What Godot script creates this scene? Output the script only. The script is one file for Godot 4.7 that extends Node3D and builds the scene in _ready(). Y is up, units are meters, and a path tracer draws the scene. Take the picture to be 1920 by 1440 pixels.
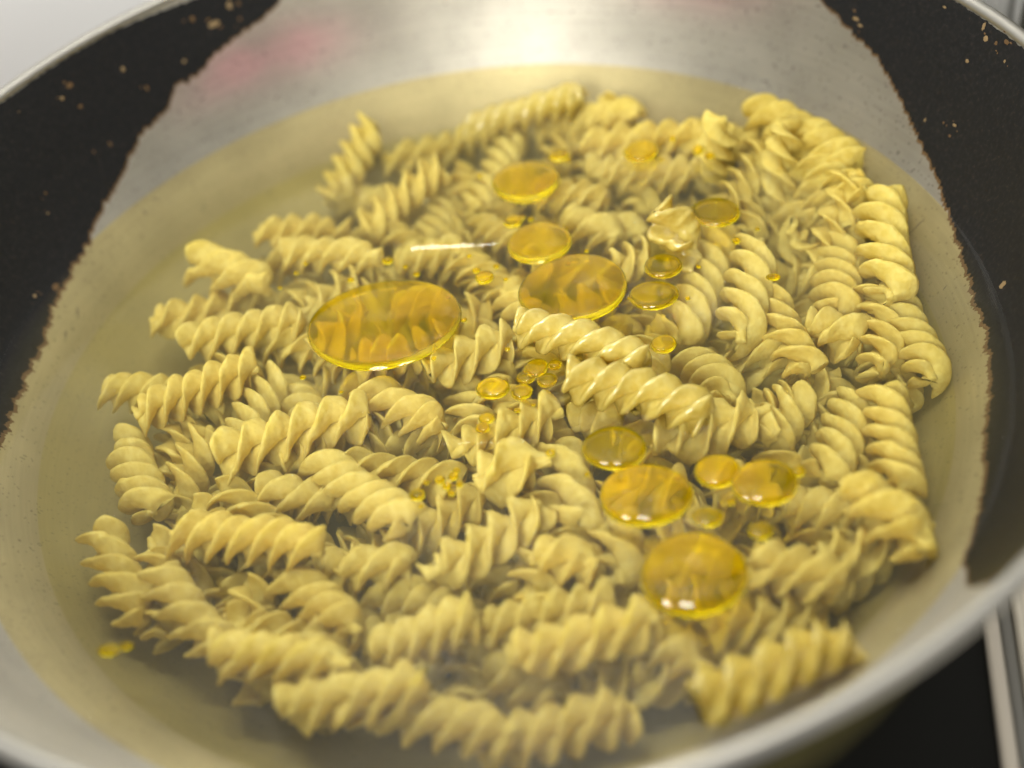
extends Node3D
# A wide worn frying pan of fusilli in water, with drops of olive oil afloat. Lengths in the tables are millimetres; y = 0 is the water.

const MM := 0.001
const WATER_R := 0.1216
const RIM_Y := 0.0394
# the pan's inside, from the middle of its floor out to the rim: radius, height
const PROFILE := [Vector2(0, -30), Vector2(30, -30), Vector2(60, -29.9), Vector2(80, -29.2), Vector2(92, -26.8), Vector2(101, -22.5), Vector2(108, -16.5), Vector2(114, -9), Vector2(121.85, 0), Vector2(128.6, 12.5), Vector2(134.5, 26.5), Vector2(139.3, 38.9)]

# label, one end, other end, how far the middle bows out
const FUSILLI := [
	["fusilli lying highest up the pan, against the bright back wall", Vector3(7.1, -10.2, -103.4), Vector3(40.8, 2.2, -92.6), Vector3(0.4, 0, -0.1)],
	["fusilli with a squared end behind the white glints at the back", Vector3(26.9, -13.2, -100.5), Vector3(55.6, -1.5, -85.0), Vector3(0.4, 0, -0.0)],
	["lone fusilli pointing at the camera in open water at upper left", Vector3(-21.0, -1.6, -103.9), Vector3(-35.5, -12.2, -84.8), Vector3(-0.1, 0, 0.1)],
	["steep fusilli with a wet tip left of the topmost big oil drop", Vector3(21.3, -13.0, -104.0), Vector3(3.9, -12.1, -66.1), Vector3(0.6, 0, 0.9)],
	["sunken fusilli just right of the lone upper left fusilli", Vector3(-19.8, -13.4, -101.5), Vector3(3.0, -15.2, -102.8), Vector3(-0.0, 0, -0.0)],
	["bright slanting fusilli under the upper left open water", Vector3(-3.1, -6.3, -81.4), Vector3(-27.2, -9.9, -62.2), Vector3(-1.0, 0, -1.6)],
	["blurred stub below the lone upper left fusilli", Vector3(-36.0, -18.8, -91.8), Vector3(-19.1, -17.0, -82.3), Vector3(0.1, 0, 0.0)],
	["broad fusilli close beside the bright slanting one at upper left", Vector3(1.0, -19.6, -91.4), Vector3(-10.4, -16.6, -59.8), Vector3(-0.2, 0, 0.4)],
	["small sunken fusilli left of the steep wet tipped one", Vector3(2.4, -14.7, -103.7), Vector3(16.1, -8.4, -100.7), Vector3(0.1, 0, -0.0)],
	["long level fusilli carrying a golden oil patch near the back", Vector3(38.7, -6.4, -79.6), Vector3(77.9, -4.4, -69.8), Vector3(0.2, 0, 0.0), 20],
	["level fusilli with upright fins right of the topmost big oil drop", Vector3(38.4, -8.2, -69.4), Vector3(67.4, -8.8, -60.6), Vector3(0.1, 0, 0.0)],
	["short fusilli end between the golden patch and the right back corner", Vector3(70.1, -12.9, -78.3), Vector3(86.0, -8.2, -68.1), Vector3(0.1, 0, 0.0)],
	["wet fusilli at right back with two fins standing out of water", Vector3(87.0, -2.0, -75.8), Vector3(105.1, -3.0, -44.0), Vector3(1.4, 0, -0.2), 17],
	["sunken fusilli directly below the wet one at right back", Vector3(85.6, -10.2, -65.4), Vector3(104.4, -9.0, -34.7), Vector3(0.3, 0, 0.5), 18],
	["deeper fusilli between the sunken right back one and an oil drop", Vector3(80.0, -17.1, -62.7), Vector3(92.5, -14.2, -37.2), Vector3(0.2, 0, 0.3)],
	["fusilli at right edge with a thin spike standing above the water", Vector3(107.8, -2.2, -29.2), Vector3(99.4, -4.0, 6.3), Vector3(-0.9, 0, 0.5), 21],
	["fusilli with comb like fins pointing at the right coating edge", Vector3(102.0, -10.5, -1.5), Vector3(101.7, -9.8, 28.9), Vector3(-0.0, 0, 0.5)],
	["upright fusilli left of the one with the spike", Vector3(100.2, -13.5, -34.1), Vector3(87.9, -10.6, 2.6), Vector3(-0.9, 0, 0.5), 17],
	["big petalled fusilli with white glints right of centre", Vector3(75.7, -6.4, -25.1), Vector3(62.3, -6.6, 9.0), Vector3(-1.5, 0, 0.3), 20],
	["big petalled fusilli right of the two small round oil drops", Vector3(67.6, -13.1, -38.2), Vector3(48.0, -10.1, 1.5), Vector3(0.2, 0, 1.0), 20],
	["fusilli seen end on with a small curl at the tip", Vector3(84.4, -6.4, -27.8), Vector3(88.5, -14.5, -26.5), Vector3(-0.0, 0, -0.0)],
	["fusilli piercing the water with a pointed yellow fin near the centre", Vector3(49.9, 5.0, -30.6), Vector3(58.9, -6.0, -22.5), Vector3(-0.0, 0, -0.0), 30],
	["fusilli tip beside the right end of the middle oil drop", Vector3(28.1, -9.2, -52.3), Vector3(40.7, -9.2, -40.2), Vector3(0.1, 0, 0.1)],
	["pair of fins left of the pointed yellow fin", Vector3(36.6, -14.5, -52.8), Vector3(48.4, -12.2, -43.6), Vector3(0.1, 0, 0.0)],
	["wet rounded fin beside the right end of the second largest oil drop", Vector3(37.2, -5.2, -23.4), Vector3(47.0, -8.1, -30.2), Vector3(-0.0, 0, 0.0)],
	["thin sunken fusilli below the topmost big oil drop", Vector3(30.5, -22.6, -82.2), Vector3(41.5, -18.6, -69.3), Vector3(0.1, 0, 0.1)],
	["sunken fusilli just above the pointed yellow fin", Vector3(44.9, -23.1, -72.6), Vector3(59.5, -21.6, -70.6), Vector3(0.0, 0, -0.0)],
	["fusilli under the long white reflection at left of centre", Vector3(-18.7, -12.6, -48.9), Vector3(-0.6, -9.6, -47.2), Vector3(0.0, 0, -0.0)],
	["loose fin under the right end of the white reflection", Vector3(-0.8, -21.7, -60.3), Vector3(10.4, -24.4, -70.5), Vector3(-0.1, 0, 0.0)],
	["fusilli topmost of the left row, lying level", Vector3(-57.7, -9.2, -69.4), Vector3(-31.6, -13.6, -68.1), Vector3(-0.0, 0, -1.0)],
	["fusilli with broad arched fins above the largest oil drop", Vector3(-48.5, -7.2, -54.7), Vector3(-21.8, -7.0, -44.1), Vector3(0.2, 0, -1.8)],
	["sunken fusilli under the left row topmost one", Vector3(-57.6, -14.9, -62.4), Vector3(-40.5, -14.6, -59.3), Vector3(0.0, 0, 0.0)],
	["fusilli with two fins raised like a fan at far left", Vector3(-72.6, -6.4, -58.1), Vector3(-52.8, -7.2, -41.0), Vector3(0.2, 0, 0.2), 26],
	["fusilli ending in a small point at far left", Vector3(-85.9, -11.3, -42.0), Vector3(-58.4, -14.3, -47.6), Vector3(-0.1, 0, 0.9)],
	["broad ridged fusilli just left of the largest oil drop", Vector3(-75.3, -8.0, -27.2), Vector3(-43.2, -7.0, -26.6), Vector3(0.0, 0, -0.0)],
	["fusilli half hidden behind the broad ridged one at left", Vector3(-64.7, -20.8, -49.8), Vector3(-44.7, -22.4, -51.8), Vector3(-0.0, 0, 0.0)],
	["leftmost fusilli, with a little tail at its tip", Vector3(-96.0, -10.2, -16.7), Vector3(-78.3, -11.7, -12.8), Vector3(0.0, 0, 0.0)],
	["fusilli slanting up right behind the leftmost one", Vector3(-85.3, -7.5, -2.5), Vector3(-55.0, -5.2, -10.0), Vector3(-0.1, 0, -0.7)],
	["upright fusilli below and left of the largest oil drop", Vector3(-51.8, -12.5, -12.4), Vector3(-60.4, -10.3, 10.4), Vector3(-0.9, 0, 0.1)],
	["bright fusilli with wide slabs in the left middle", Vector3(-63.6, -5.2, 18.9), Vector3(-28.0, -4.7, 13.4), Vector3(-0.1, 0, -1.0), 19],
	["fusilli running down the left border of the pile", Vector3(-90.2, -13.6, -0.6), Vector3(-79.7, -9.6, 27.6), Vector3(-0.6, 0, 0.3)],
	["fusilli with a curled foot near the left border", Vector3(-68.1, -11.8, 1.8), Vector3(-76.0, -14.8, 19.4), Vector3(-0.6, 0, 0.0)],
	["fusilli with finely lined fins ending in a cup shape", Vector3(-54.7, -10.2, 26.6), Vector3(-38.8, -12.2, 33.4), Vector3(0.0, 0, 0.0)],
	["fusilli with tall pointed teeth left of the lower centre", Vector3(-41.9, -10.5, 19.3), Vector3(-20.7, -6.5, 47.3), Vector3(-0.1, 0, 1.0)],
	["fusilli at the lower left corner of the pile", Vector3(-91.2, -8.9, 31.8), Vector3(-80.2, -12.0, 56.7), Vector3(-1.0, 0, 0.7)],
	["long fusilli with rounded scales lying level at lower left", Vector3(-73.2, -5.8, 39.1), Vector3(-39.8, -4.4, 52.1), Vector3(0.3, 0, -0.8)],
	["fusilli slanting down right at lower left with dark gaps above", Vector3(-76.6, -7.4, 48.3), Vector3(-61.7, -11.4, 70.0), Vector3(-0.5, 0, 0.7)],
	["fusilli with arched ribs on the lower left outer edge", Vector3(-62.5, -4.4, 73.5), Vector3(-34.7, -4.4, 81.8), Vector3(0.2, 0, 0.0)],
	["sunken fusilli behind the long level one at lower left", Vector3(-78.8, -22.4, 21.4), Vector3(-58.7, -21.2, 20.7), Vector3(0.0, 0, -0.0)],
	["fusilli ending in two prongs at the lower left", Vector3(-51.7, -12.5, 49.6), Vector3(-33.7, -10.4, 70.3), Vector3(0.2, 0, 0.8)],
	["thin petalled fusilli in the dark gap at lower left", Vector3(-64.8, -15.2, 46.5), Vector3(-52.8, -19.2, 59.5), Vector3(0.1, 0, 0.1)],
	["fusilli with nested crescent fins in the lower left middle", Vector3(-32.1, -21.7, 33.3), Vector3(-42.4, -24.7, 44.7), Vector3(-0.0, 0, 0.1)],
	["plump fusilli end facing the camera in the lower left middle", Vector3(-35.1, -10.5, 53.2), Vector3(-22.1, -8.8, 56.5), Vector3(0.0, 0, 0.0)],
	["left one of two parallel fusilli below the small oil bead cluster", Vector3(-26.0, -13.9, 47.1), Vector3(-4.4, -13.3, 36.8), Vector3(-0.1, 0, 0.1)],
	["right one of two parallel fusilli below the small oil bead cluster", Vector3(-17.9, -5.4, 62.6), Vector3(7.9, -5.6, 48.9), Vector3(0.2, 0, 0.8)],
	["fusilli opening into a fan left of the star shaped one", Vector3(-5.0, -5.3, 39.1), Vector3(11.8, -4.4, 37.5), Vector3(-0.0, 0, 0.0), 30],
	["star shaped fusilli with a long downward point at the centre front", Vector3(14.3, -12.9, 27.1), Vector3(14.7, -10.0, 54.0), Vector3(0.0, 0, 0.4), 30],
	["fat barrel shaped fusilli end at the lower centre", Vector3(4.3, -7.8, 61.7), Vector3(17.3, -6.2, 66.6), Vector3(0.1, 0, 0.0)],
	["narrow fusilli standing between the barrel end and an oil drop", Vector3(23.2, -9.1, 52.6), Vector3(21.9, -13.1, 67.6), Vector3(-0.0, 0, 0.1)],
	["fusilli with notched end above the small oil bead cluster", Vector3(-26.6, -18.3, 14.2), Vector3(-8.2, -15.8, 17.3), Vector3(0.1, 0, 0.0)],
	["fusilli crossed by the second white reflection at the centre", Vector3(-9.6, -7.0, 28.4), Vector3(16.6, -5.5, 22.6), Vector3(-0.1, 0, 0.0)],
	["fusilli with a round hollow below the largest oil drop", Vector3(-28.7, -9.1, 2.5), Vector3(-10.9, -8.2, 18.5), Vector3(0.2, 0, 0.1)],
	["fusilli emerging from the right side of the largest oil drop", Vector3(-12.7, -6.6, 1.6), Vector3(8.9, -6.2, -6.0), Vector3(-0.1, 0, 0.0)],
	["wet fusilli standing out of the water in the middle, rear one", Vector3(10.0, 3.0, 0.5), Vector3(36.9, 1.0, 18.3), Vector3(0.4, 0, -0.9)],
	["wet fusilli standing out of the water in the middle, front one", Vector3(19.3, 2.0, 20.2), Vector3(47.3, -0.1, 36.3), Vector3(0.6, 0, -1.5)],
	["forked fusilli below the right side of the largest oil drop", Vector3(-7.4, -14.5, -5.6), Vector3(-3.3, -15.0, 8.5), Vector3(0.0, 0, 0.1)],
	["fusilli with smooth overlapping scales right of the wet pair", Vector3(35.4, -8.9, 35.8), Vector3(62.8, -6.5, 32.2), Vector3(0.1, 0, -0.6), 19],
	["stacked fins right of the fusilli with smooth scales", Vector3(71.6, -12.7, 23.2), Vector3(61.6, -14.7, 36.1), Vector3(-0.1, 0, 0.1)],
	["fusilli with slim ribs left of the thick one at the right border", Vector3(83.8, -13.8, 28.9), Vector3(70.4, -10.7, 50.9), Vector3(-0.2, 0, 0.3)],
	["thick fusilli with knobbly right side along the right border", Vector3(88.4, -8.0, 32.7), Vector3(83.5, -8.2, 60.7), Vector3(-0.1, 0, 0.5)],
	["sunken fusilli between the right border pieces", Vector3(98.5, -18.4, -0.3), Vector3(88.3, -22.3, 19.0), Vector3(-0.1, 0, 0.2)],
	["forked fusilli end right of the big petalled pair", Vector3(78.9, -9.9, 6.3), Vector3(89.4, -8.2, 14.3), Vector3(0.1, 0, 0.0), 20],
	["fusilli with long slim fins below the big petalled pair", Vector3(60.6, -15.0, 2.5), Vector3(75.8, -14.1, 14.4), Vector3(0.4, 0, -1.0), 20],
	["blunt fusilli with two prongs at the lower right border", Vector3(71.6, -4.4, 61.6), Vector3(82.5, -4.0, 79.1), Vector3(0.9, 0, -0.2), 24],
	["fusilli left of the blunt one at the lower right border", Vector3(60.1, -15.8, 55.0), Vector3(73.7, -12.0, 60.8), Vector3(0.1, 0, 0.0)],
	["fusilli under the blunt one at the lower right border", Vector3(62.9, -8.7, 72.5), Vector3(77.5, -12.2, 71.3), Vector3(-0.0, 0, -0.0)],
	["fusilli with one white glint right of the front oil drop", Vector3(48.3, -5.5, 73.1), Vector3(64.3, -5.8, 82.5), Vector3(0.1, 0, 0.1)],
	["wet fusilli nearest the rim at the lower right", Vector3(30.2, 1.0, 105.9), Vector3(60.1, 0.0, 97.0), Vector3(-0.2, 0, 0.1)],
	["fusilli with fine curved ribs behind the wet one at lower right", Vector3(21.9, -12.9, 82.5), Vector3(34.5, -8.9, 94.3), Vector3(0.3, 0, -0.6)],
	["fusilli between the front oil drop and the lower right wet one", Vector3(36.7, -9.5, 84.9), Vector3(60.3, -13.5, 82.7), Vector3(-0.1, 0, -0.0)],
	["fusilli below the barrel shaped end, rear of the front rows", Vector3(-11.1, -12.2, 74.3), Vector3(19.2, -8.2, 75.3), Vector3(0.1, 0, -0.0)],
	["fusilli in the front rows directly below the barrel shaped end", Vector3(-3.0, -5.4, 86.9), Vector3(26.7, -4.4, 83.5), Vector3(-0.1, 0, 0.0)],
	["fusilli with arched fins left of the front rows", Vector3(-30.5, -8.7, 77.3), Vector3(-8.8, -4.7, 75.8), Vector3(0.0, 0, -0.0)],
	["fusilli nearest the camera at the lower left", Vector3(-48.7, -7.0, 87.9), Vector3(-19.7, -4.9, 89.4), Vector3(0.1, 0, 0.0)],
	["fusilli with a row of teeth at the front edge of the pile", Vector3(-27.7, -11.8, 89.9), Vector3(-4.3, -7.8, 100.6), Vector3(0.2, 0, 0.8)],
	["fusilli nearest the rim at the bottom centre", Vector3(-12.1, -15.1, 99.5), Vector3(19.1, -11.1, 98.7), Vector3(0.1, 0, -0.0)],
	["fusilli slanting into the front edge hollow", Vector3(-11.2, -18.2, 78.0), Vector3(4.4, -15.3, 92.0), Vector3(0.2, 0, 0.1)],
	["fusilli end over the dark water at the bottom centre", Vector3(5.4, -20.5, 85.3), Vector3(20.6, -20.6, 80.1), Vector3(-0.1, 0, 0.0)],
	["fusilli behind the arched fins at the lower centre", Vector3(-31.3, -17.5, 56.5), Vector3(-14.7, -13.5, 66.0), Vector3(0.1, 0, 0.1)],
	["fusilli left of the barrel shaped end, in shade", Vector3(-14.7, -24.5, 56.7), Vector3(3.7, -25.1, 55.5), Vector3(-0.0, 0, 0.0)],
	["fusilli seen through the left end of the largest oil drop", Vector3(-39.8, -7.2, -13.1), Vector3(-27.5, -7.2, -24.7), Vector3(-0.1, 0, 0.1)],
	["fin pair seen through the top of the largest oil drop", Vector3(-24.8, -18.6, -48.5), Vector3(-30.2, -17.2, -28.1), Vector3(-0.1, 0, 0.2)],
	["fusilli seen through the right half of the largest oil drop", Vector3(-20.9, -11.8, -26.1), Vector3(-6.0, -7.8, -21.8), Vector3(0.1, 0, -0.0)],
	["fusilli seen through the bottom of the largest oil drop", Vector3(-30.5, -7.2, -7.4), Vector3(-14.8, -7.2, -7.3), Vector3(0.0, 0, 0.0)],
	["fusilli seen through the left of the second largest oil drop", Vector3(24.5, -16.9, -40.4), Vector3(33.9, -21.8, -31.4), Vector3(0.0, 0, 0.0)],
	["fusilli seen through the bottom of the second largest oil drop", Vector3(23.2, -9.9, -14.3), Vector3(38.5, -12.9, -22.0), Vector3(-0.1, 0, 0.0)],
	["pale fins right of the largest oil drop", Vector3(-0.8, -19.6, -38.2), Vector3(8.8, -21.0, -28.4), Vector3(0.0, 0, 0.0)],
	["upright fin left of the second largest oil drop", Vector3(8.8, -8.2, -26.1), Vector3(13.7, -8.8, -14.0), Vector3(0.0, 0, 0.1)],
	["small fins left of the lone amber bead", Vector3(40.0, -20.6, -19.7), Vector3(48.6, -21.8, -18.2), Vector3(0.0, 0, 0.0)],
	["sunken fins behind the rear wet fusilli", Vector3(31.4, -19.3, -18.4), Vector3(37.8, -15.3, -6.3), Vector3(0.1, 0, 0.1)],
	["fusilli curling into a swirl right of the wet pair", Vector3(49.9, -15.6, 4.3), Vector3(56.0, -9.6, 24.8), Vector3(0.4, 0, -0.8)],
	["fusilli just below the lower rim of the largest oil drop", Vector3(-36.1, -14.9, -5.1), Vector3(-16.7, -15.1, -6.3), Vector3(-0.0, 0, 0.0)],
	["fusilli below the left end of the largest oil drop", Vector3(-49.3, -25.1, -18.5), Vector3(-36.9, -21.9, -20.2), Vector3(0.0, 0, -0.0)],
	["sunken fusilli above the bright one with wide slabs", Vector3(-50.9, -20.1, -14.3), Vector3(-42.8, -15.3, 4.1), Vector3(0.1, 0, 0.2), 19],
	["fusilli under the rearmost of the front oil drops", Vector3(22.4, -19.7, 24.6), Vector3(34.2, -18.4, 25.1), Vector3(0.0, 0, -0.0)],
	["fusilli under the round oil drop with a white glint", Vector3(24.4, -12.0, 45.0), Vector3(40.8, -14.3, 43.6), Vector3(-0.0, 0, -0.0)],
	["fusilli under the right oil drop with bright yellow spots", Vector3(44.2, -8.2, 48.1), Vector3(58.0, -8.2, 54.4), Vector3(0.1, 0, 0.0)],
	["fusilli under the large amber drop in front", Vector3(28.4, -16.8, 64.5), Vector3(46.3, -12.8, 69.9), Vector3(0.1, 0, 0.0)],
	["fusilli behind the large amber drop in front", Vector3(45.1, -17.9, 52.5), Vector3(56.9, -21.9, 50.4), Vector3(-0.0, 0, -0.0)],
	["fusilli under the front wet one", Vector3(19.4, -12.8, 21.5), Vector3(30.0, -9.2, 25.4), Vector3(0.0, 0, 0.0)],
	["", Vector3(27.3, -17.4, 81.0), Vector3(9.1, -15.0, 91.0), Vector3(-2.5, 0, 4.2)],
	["", Vector3(-0.7, -10.4, -41.9), Vector3(11.4, -13.4, -21.8), Vector3(-4.7, 0, -0.4)],
	["", Vector3(19.2, -19.6, 22.4), Vector3(-7.4, -19.9, 16.2), Vector3(2.9, 0, 1.0)],
	["", Vector3(81.7, -17.5, 42.1), Vector3(73.2, -15.1, 65.1), Vector3(-1.7, 0, 0.0)],
	["", Vector3(-42.5, -22.9, 54.1), Vector3(-43.0, -18.9, 80.9), Vector3(1.7, 0, 2.4)],
	["", Vector3(73.9, 8.7, -58.6), Vector3(71.7, -15.5, -63.6), Vector3(-1.8, 0, 1.5)],
	["", Vector3(-33.2, -11.5, 24.3), Vector3(-10.6, -10.9, 34.4), Vector3(0.5, 0, 2.2)],
	["", Vector3(-69.4, -18.4, 40.9), Vector3(-58.3, -20.0, 66.4), Vector3(2.8, 0, -0.7)],
	["", Vector3(29.3, -16.4, 35.4), Vector3(15.3, -15.0, 51.2), Vector3(-2.9, 0, 0.8)],
	["", Vector3(-58.9, -11.9, -28.2), Vector3(-31.2, -11.6, -11.3), Vector3(3.6, 0, 1.4)],
	["", Vector3(62.0, -18.5, -30.6), Vector3(36.8, -19.7, -27.1), Vector3(0.5, 0, 4.8)],
	["", Vector3(-25.2, -25.2, -35.1), Vector3(-10.2, -25.2, -14.6), Vector3(-2.1, 0, 1.8)],
	["", Vector3(-6.5, -12.3, 10.2), Vector3(4.6, -10.3, 37.2), Vector3(-1.1, 0, 0.1)],
	["", Vector3(42.8, -9.5, -3.7), Vector3(35.6, -10.5, 22.2), Vector3(0.2, 0, 3.0)],
	["", Vector3(14.7, -18.0, 37.6), Vector3(21.8, -21.2, 57.8), Vector3(-1.9, 0, -1.1)],
	["", Vector3(33.5, -24.6, 65.3), Vector3(51.2, -20.4, 80.9), Vector3(-3.2, 0, 1.0)],
	["", Vector3(56.6, -14.5, -49.9), Vector3(72.1, -18.5, -33.9), Vector3(-0.9, 0, 0.8)],
	["", Vector3(-17.3, -18.2, 62.6), Vector3(-12.2, -19.8, 86.0), Vector3(-2.1, 0, -0.7)],
	["", Vector3(3.5, -22.6, 6.8), Vector3(-20.0, -25.2, 2.5), Vector3(2.1, 0, -0.3)],
	["", Vector3(40.0, -17.0, 48.7), Vector3(25.2, -21.0, 66.3), Vector3(1.3, 0, 1.1)],
	["", Vector3(-19.5, -21.4, -81.2), Vector3(3.4, -24.6, -74.1), Vector3(-0.7, 0, -3.1)],
	["", Vector3(44.8, -12.6, -71.4), Vector3(30.8, -15.7, -57.1), Vector3(2.0, 0, 0.3)],
	["", Vector3(-25.3, -20.1, 63.4), Vector3(-44.1, -24.1, 68.5), Vector3(2.0, 0, -4.0)],
	["", Vector3(100.6, -2.9, -36.8), Vector3(91.0, -12.0, -22.2), Vector3(-3.3, 0, -4.3)],
	["", Vector3(-71.9, -24.2, 6.4), Vector3(-81.8, -22.9, 30.8), Vector3(-1.8, 0, 2.1)],
	["", Vector3(-17.5, -18.1, 42.8), Vector3(-42.5, -14.1, 50.9), Vector3(1.1, 0, -0.1)],
	["", Vector3(54.8, -12.9, -91.4), Vector3(57.9, -14.9, -66.4), Vector3(0.3, 0, 1.5)],
	["", Vector3(73.4, -10.6, -6.5), Vector3(75.4, -9.5, 19.6), Vector3(-0.6, 0, 0.8)],
	["", Vector3(-46.0, -19.2, -59.9), Vector3(-42.7, -16.6, -30.4), Vector3(0.3, 0, -4.4)],
	["", Vector3(17.0, -12.2, -33.5), Vector3(41.3, -16.2, -24.1), Vector3(-0.8, 0, 2.7)],
	["", Vector3(50.8, -19.2, 65.6), Vector3(27.2, -15.2, 75.4), Vector3(-0.8, 0, -0.3)],
	["", Vector3(-29.9, -13.4, 2.4), Vector3(-49.5, -11.3, 20.0), Vector3(-1.2, 0, -1.0)],
	["", Vector3(-52.5, -22.8, 39.6), Vector3(-64.2, -22.9, 59.3), Vector3(2.2, 0, -0.5)],
	["", Vector3(60.6, -18.3, -69.3), Vector3(37.4, -18.9, -53.4), Vector3(-2.0, 0, -6.2)],
	["", Vector3(-3.4, -24.4, -40.7), Vector3(-0.3, -23.4, -15.0), Vector3(-1.1, 0, -3.9)],
	["", Vector3(22.4, -14.1, -23.2), Vector3(14.4, -10.1, 7.5), Vector3(-3.6, 0, 1.6)],
	["", Vector3(-20.2, -21.1, 42.9), Vector3(1.2, -17.1, 65.1), Vector3(1.4, 0, -3.8)],
	["", Vector3(-20.1, -15.9, -52.2), Vector3(-36.3, -11.9, -29.6), Vector3(1.7, 0, 0.9)],
	["", Vector3(-64.4, -11.0, 24.6), Vector3(-47.3, -10.8, 46.2), Vector3(-1.6, 0, 1.5)],
	["", Vector3(9.1, -14.8, 27.7), Vector3(3.5, -18.3, 46.5), Vector3(-3.3, 0, -2.4)],
	["", Vector3(90.6, -14.5, -50.7), Vector3(102.0, -6.6, -26.2), Vector3(-2.9, 0, -2.2)],
	["", Vector3(-14.8, -24.6, 75.6), Vector3(7.4, -24.0, 83.0), Vector3(1.8, 0, -2.7)],
	["", Vector3(64.8, -24.4, 45.8), Vector3(47.0, -22.7, 66.9), Vector3(-2.3, 0, -1.9)],
	["", Vector3(-3.5, -24.5, 35.0), Vector3(-25.0, -24.0, 42.0), Vector3(0.4, 0, -0.7)],
	["", Vector3(-45.2, -21.4, -2.5), Vector3(-61.3, -19.2, 10.8), Vector3(1.7, 0, -1.4)],
	["", Vector3(57.7, -23.1, 13.8), Vector3(39.9, -19.1, 29.7), Vector3(-2.6, 0, -1.0)],
	["", Vector3(-5.3, -24.4, 80.3), Vector3(17.6, -22.3, 88.7), Vector3(0.1, 0, -1.9)],
	["", Vector3(37.8, -9.0, -100.9), Vector3(27.8, -14.7, -83.1), Vector3(0.5, 0, 3.6)],
	["", Vector3(8.9, -22.3, 53.9), Vector3(8.1, -21.8, 77.0), Vector3(-1.2, 0, 0.1)],
	["", Vector3(34.2, -18.1, 33.1), Vector3(37.0, -22.1, 53.5), Vector3(2.7, 0, -1.3)],
	["", Vector3(63.1, -23.7, -25.4), Vector3(58.7, -21.9, 5.3), Vector3(-1.7, 0, -2.2)],
	["", Vector3(-35.1, -25.1, 45.7), Vector3(-26.1, -24.3, 71.6), Vector3(0.8, 0, 1.0)],
	["", Vector3(28.9, -23.3, 10.5), Vector3(12.5, -21.6, 31.4), Vector3(-0.3, 0, 0.1)],
	["", Vector3(89.4, -22.2, 15.1), Vector3(73.3, -22.0, 29.7), Vector3(2.5, 0, 1.7)],
	["", Vector3(-42.6, -25.1, -18.6), Vector3(-22.6, -25.2, 1.9), Vector3(-2.8, 0, -0.1)],
	["", Vector3(81.3, -18.3, 13.4), Vector3(59.3, -14.3, 28.5), Vector3(0.2, 0, 1.4)],
	["", Vector3(21.4, -22.8, -84.2), Vector3(31.7, -19.5, -48.6), Vector3(-0.5, 0, -1.3)],
	["", Vector3(-29.2, -24.8, 14.6), Vector3(-13.2, -25.2, 36.1), Vector3(-1.0, 0, -3.6)],
	["", Vector3(-62.1, -15.0, -29.3), Vector3(-70.0, -11.7, -6.0), Vector3(-0.1, 0, -1.2)],
	["", Vector3(-0.3, -15.1, -91.1), Vector3(15.1, -17.2, -62.9), Vector3(0.9, 0, -2.1)],
	["", Vector3(32.7, -22.5, -25.4), Vector3(34.0, -18.5, 8.4), Vector3(-0.9, 0, -2.0)],
	["", Vector3(44.8, -24.4, 26.4), Vector3(25.6, -25.2, 36.1), Vector3(-2.2, 0, 1.3)],
	["", Vector3(38.2, -23.7, 34.5), Vector3(27.0, -22.1, 59.6), Vector3(-1.0, 0, 0.8)],
	["", Vector3(67.3, -18.2, 2.4), Vector3(92.6, -20.0, 7.3), Vector3(-2.3, 0, 0.1)],
	["", Vector3(88.4, 1.3, -55.1), Vector3(85.9, -12.0, -48.7), Vector3(-3.5, 0, -1.0)],
	["", Vector3(43.3, -24.9, -47.7), Vector3(29.2, -25.2, -24.9), Vector3(-1.1, 0, 1.1)],
	["", Vector3(-31.4, -20.2, 38.3), Vector3(-42.4, -16.2, 61.4), Vector3(0.3, 0, -0.4)],
	["", Vector3(40.5, -21.2, 44.9), Vector3(43.4, -21.9, 63.4), Vector3(1.6, 0, 0.3)],
	["", Vector3(75.8, -24.1, -1.0), Vector3(82.6, -20.1, 24.1), Vector3(1.0, 0, 1.4)],
	["", Vector3(19.2, -21.8, -78.3), Vector3(-3.2, -18.1, -53.8), Vector3(-0.2, 0, -0.7)],
	["", Vector3(10.7, -25.2, 2.4), Vector3(30.9, -25.2, 12.8), Vector3(0.6, 0, -0.9)],
	["", Vector3(-17.8, -25.1, 55.1), Vector3(6.4, -25.0, 65.3), Vector3(0.7, 0, 2.1)],
	["", Vector3(13.3, -18.9, -1.5), Vector3(-10.1, -19.5, -5.5), Vector3(1.6, 0, -0.9)],
	["", Vector3(18.7, -23.7, 44.9), Vector3(7.7, -19.7, 69.4), Vector3(-2.7, 0, -0.2)],
	["", Vector3(-38.0, -22.0, -52.3), Vector3(-41.7, -19.1, -19.5), Vector3(-0.3, 0, 2.1)],
	["", Vector3(4.1, -13.1, 50.9), Vector3(5.6, -12.4, 71.0), Vector3(-0.9, 0, -0.5)],
	["", Vector3(-4.3, -17.6, 29.5), Vector3(-7.0, -17.3, 50.3), Vector3(1.4, 0, -1.0)],
	["", Vector3(-2.5, -21.2, 55.6), Vector3(-29.8, -20.7, 58.8), Vector3(-0.4, 0, 3.3)],
	["", Vector3(0.0, -24.2, 82.7), Vector3(-23.3, -23.7, 81.8), Vector3(2.9, 0, 1.2)],
	["", Vector3(0.3, -11.5, -24.0), Vector3(-18.9, -13.4, -12.1), Vector3(0.4, 0, -2.0)],
	["", Vector3(-26.8, -12.3, -50.4), Vector3(-44.6, -9.9, -33.2), Vector3(1.0, 0, 0.0)],
	["", Vector3(-47.0, -14.9, 26.6), Vector3(-23.2, -14.1, 35.2), Vector3(0.3, 0, -1.1)],
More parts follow.
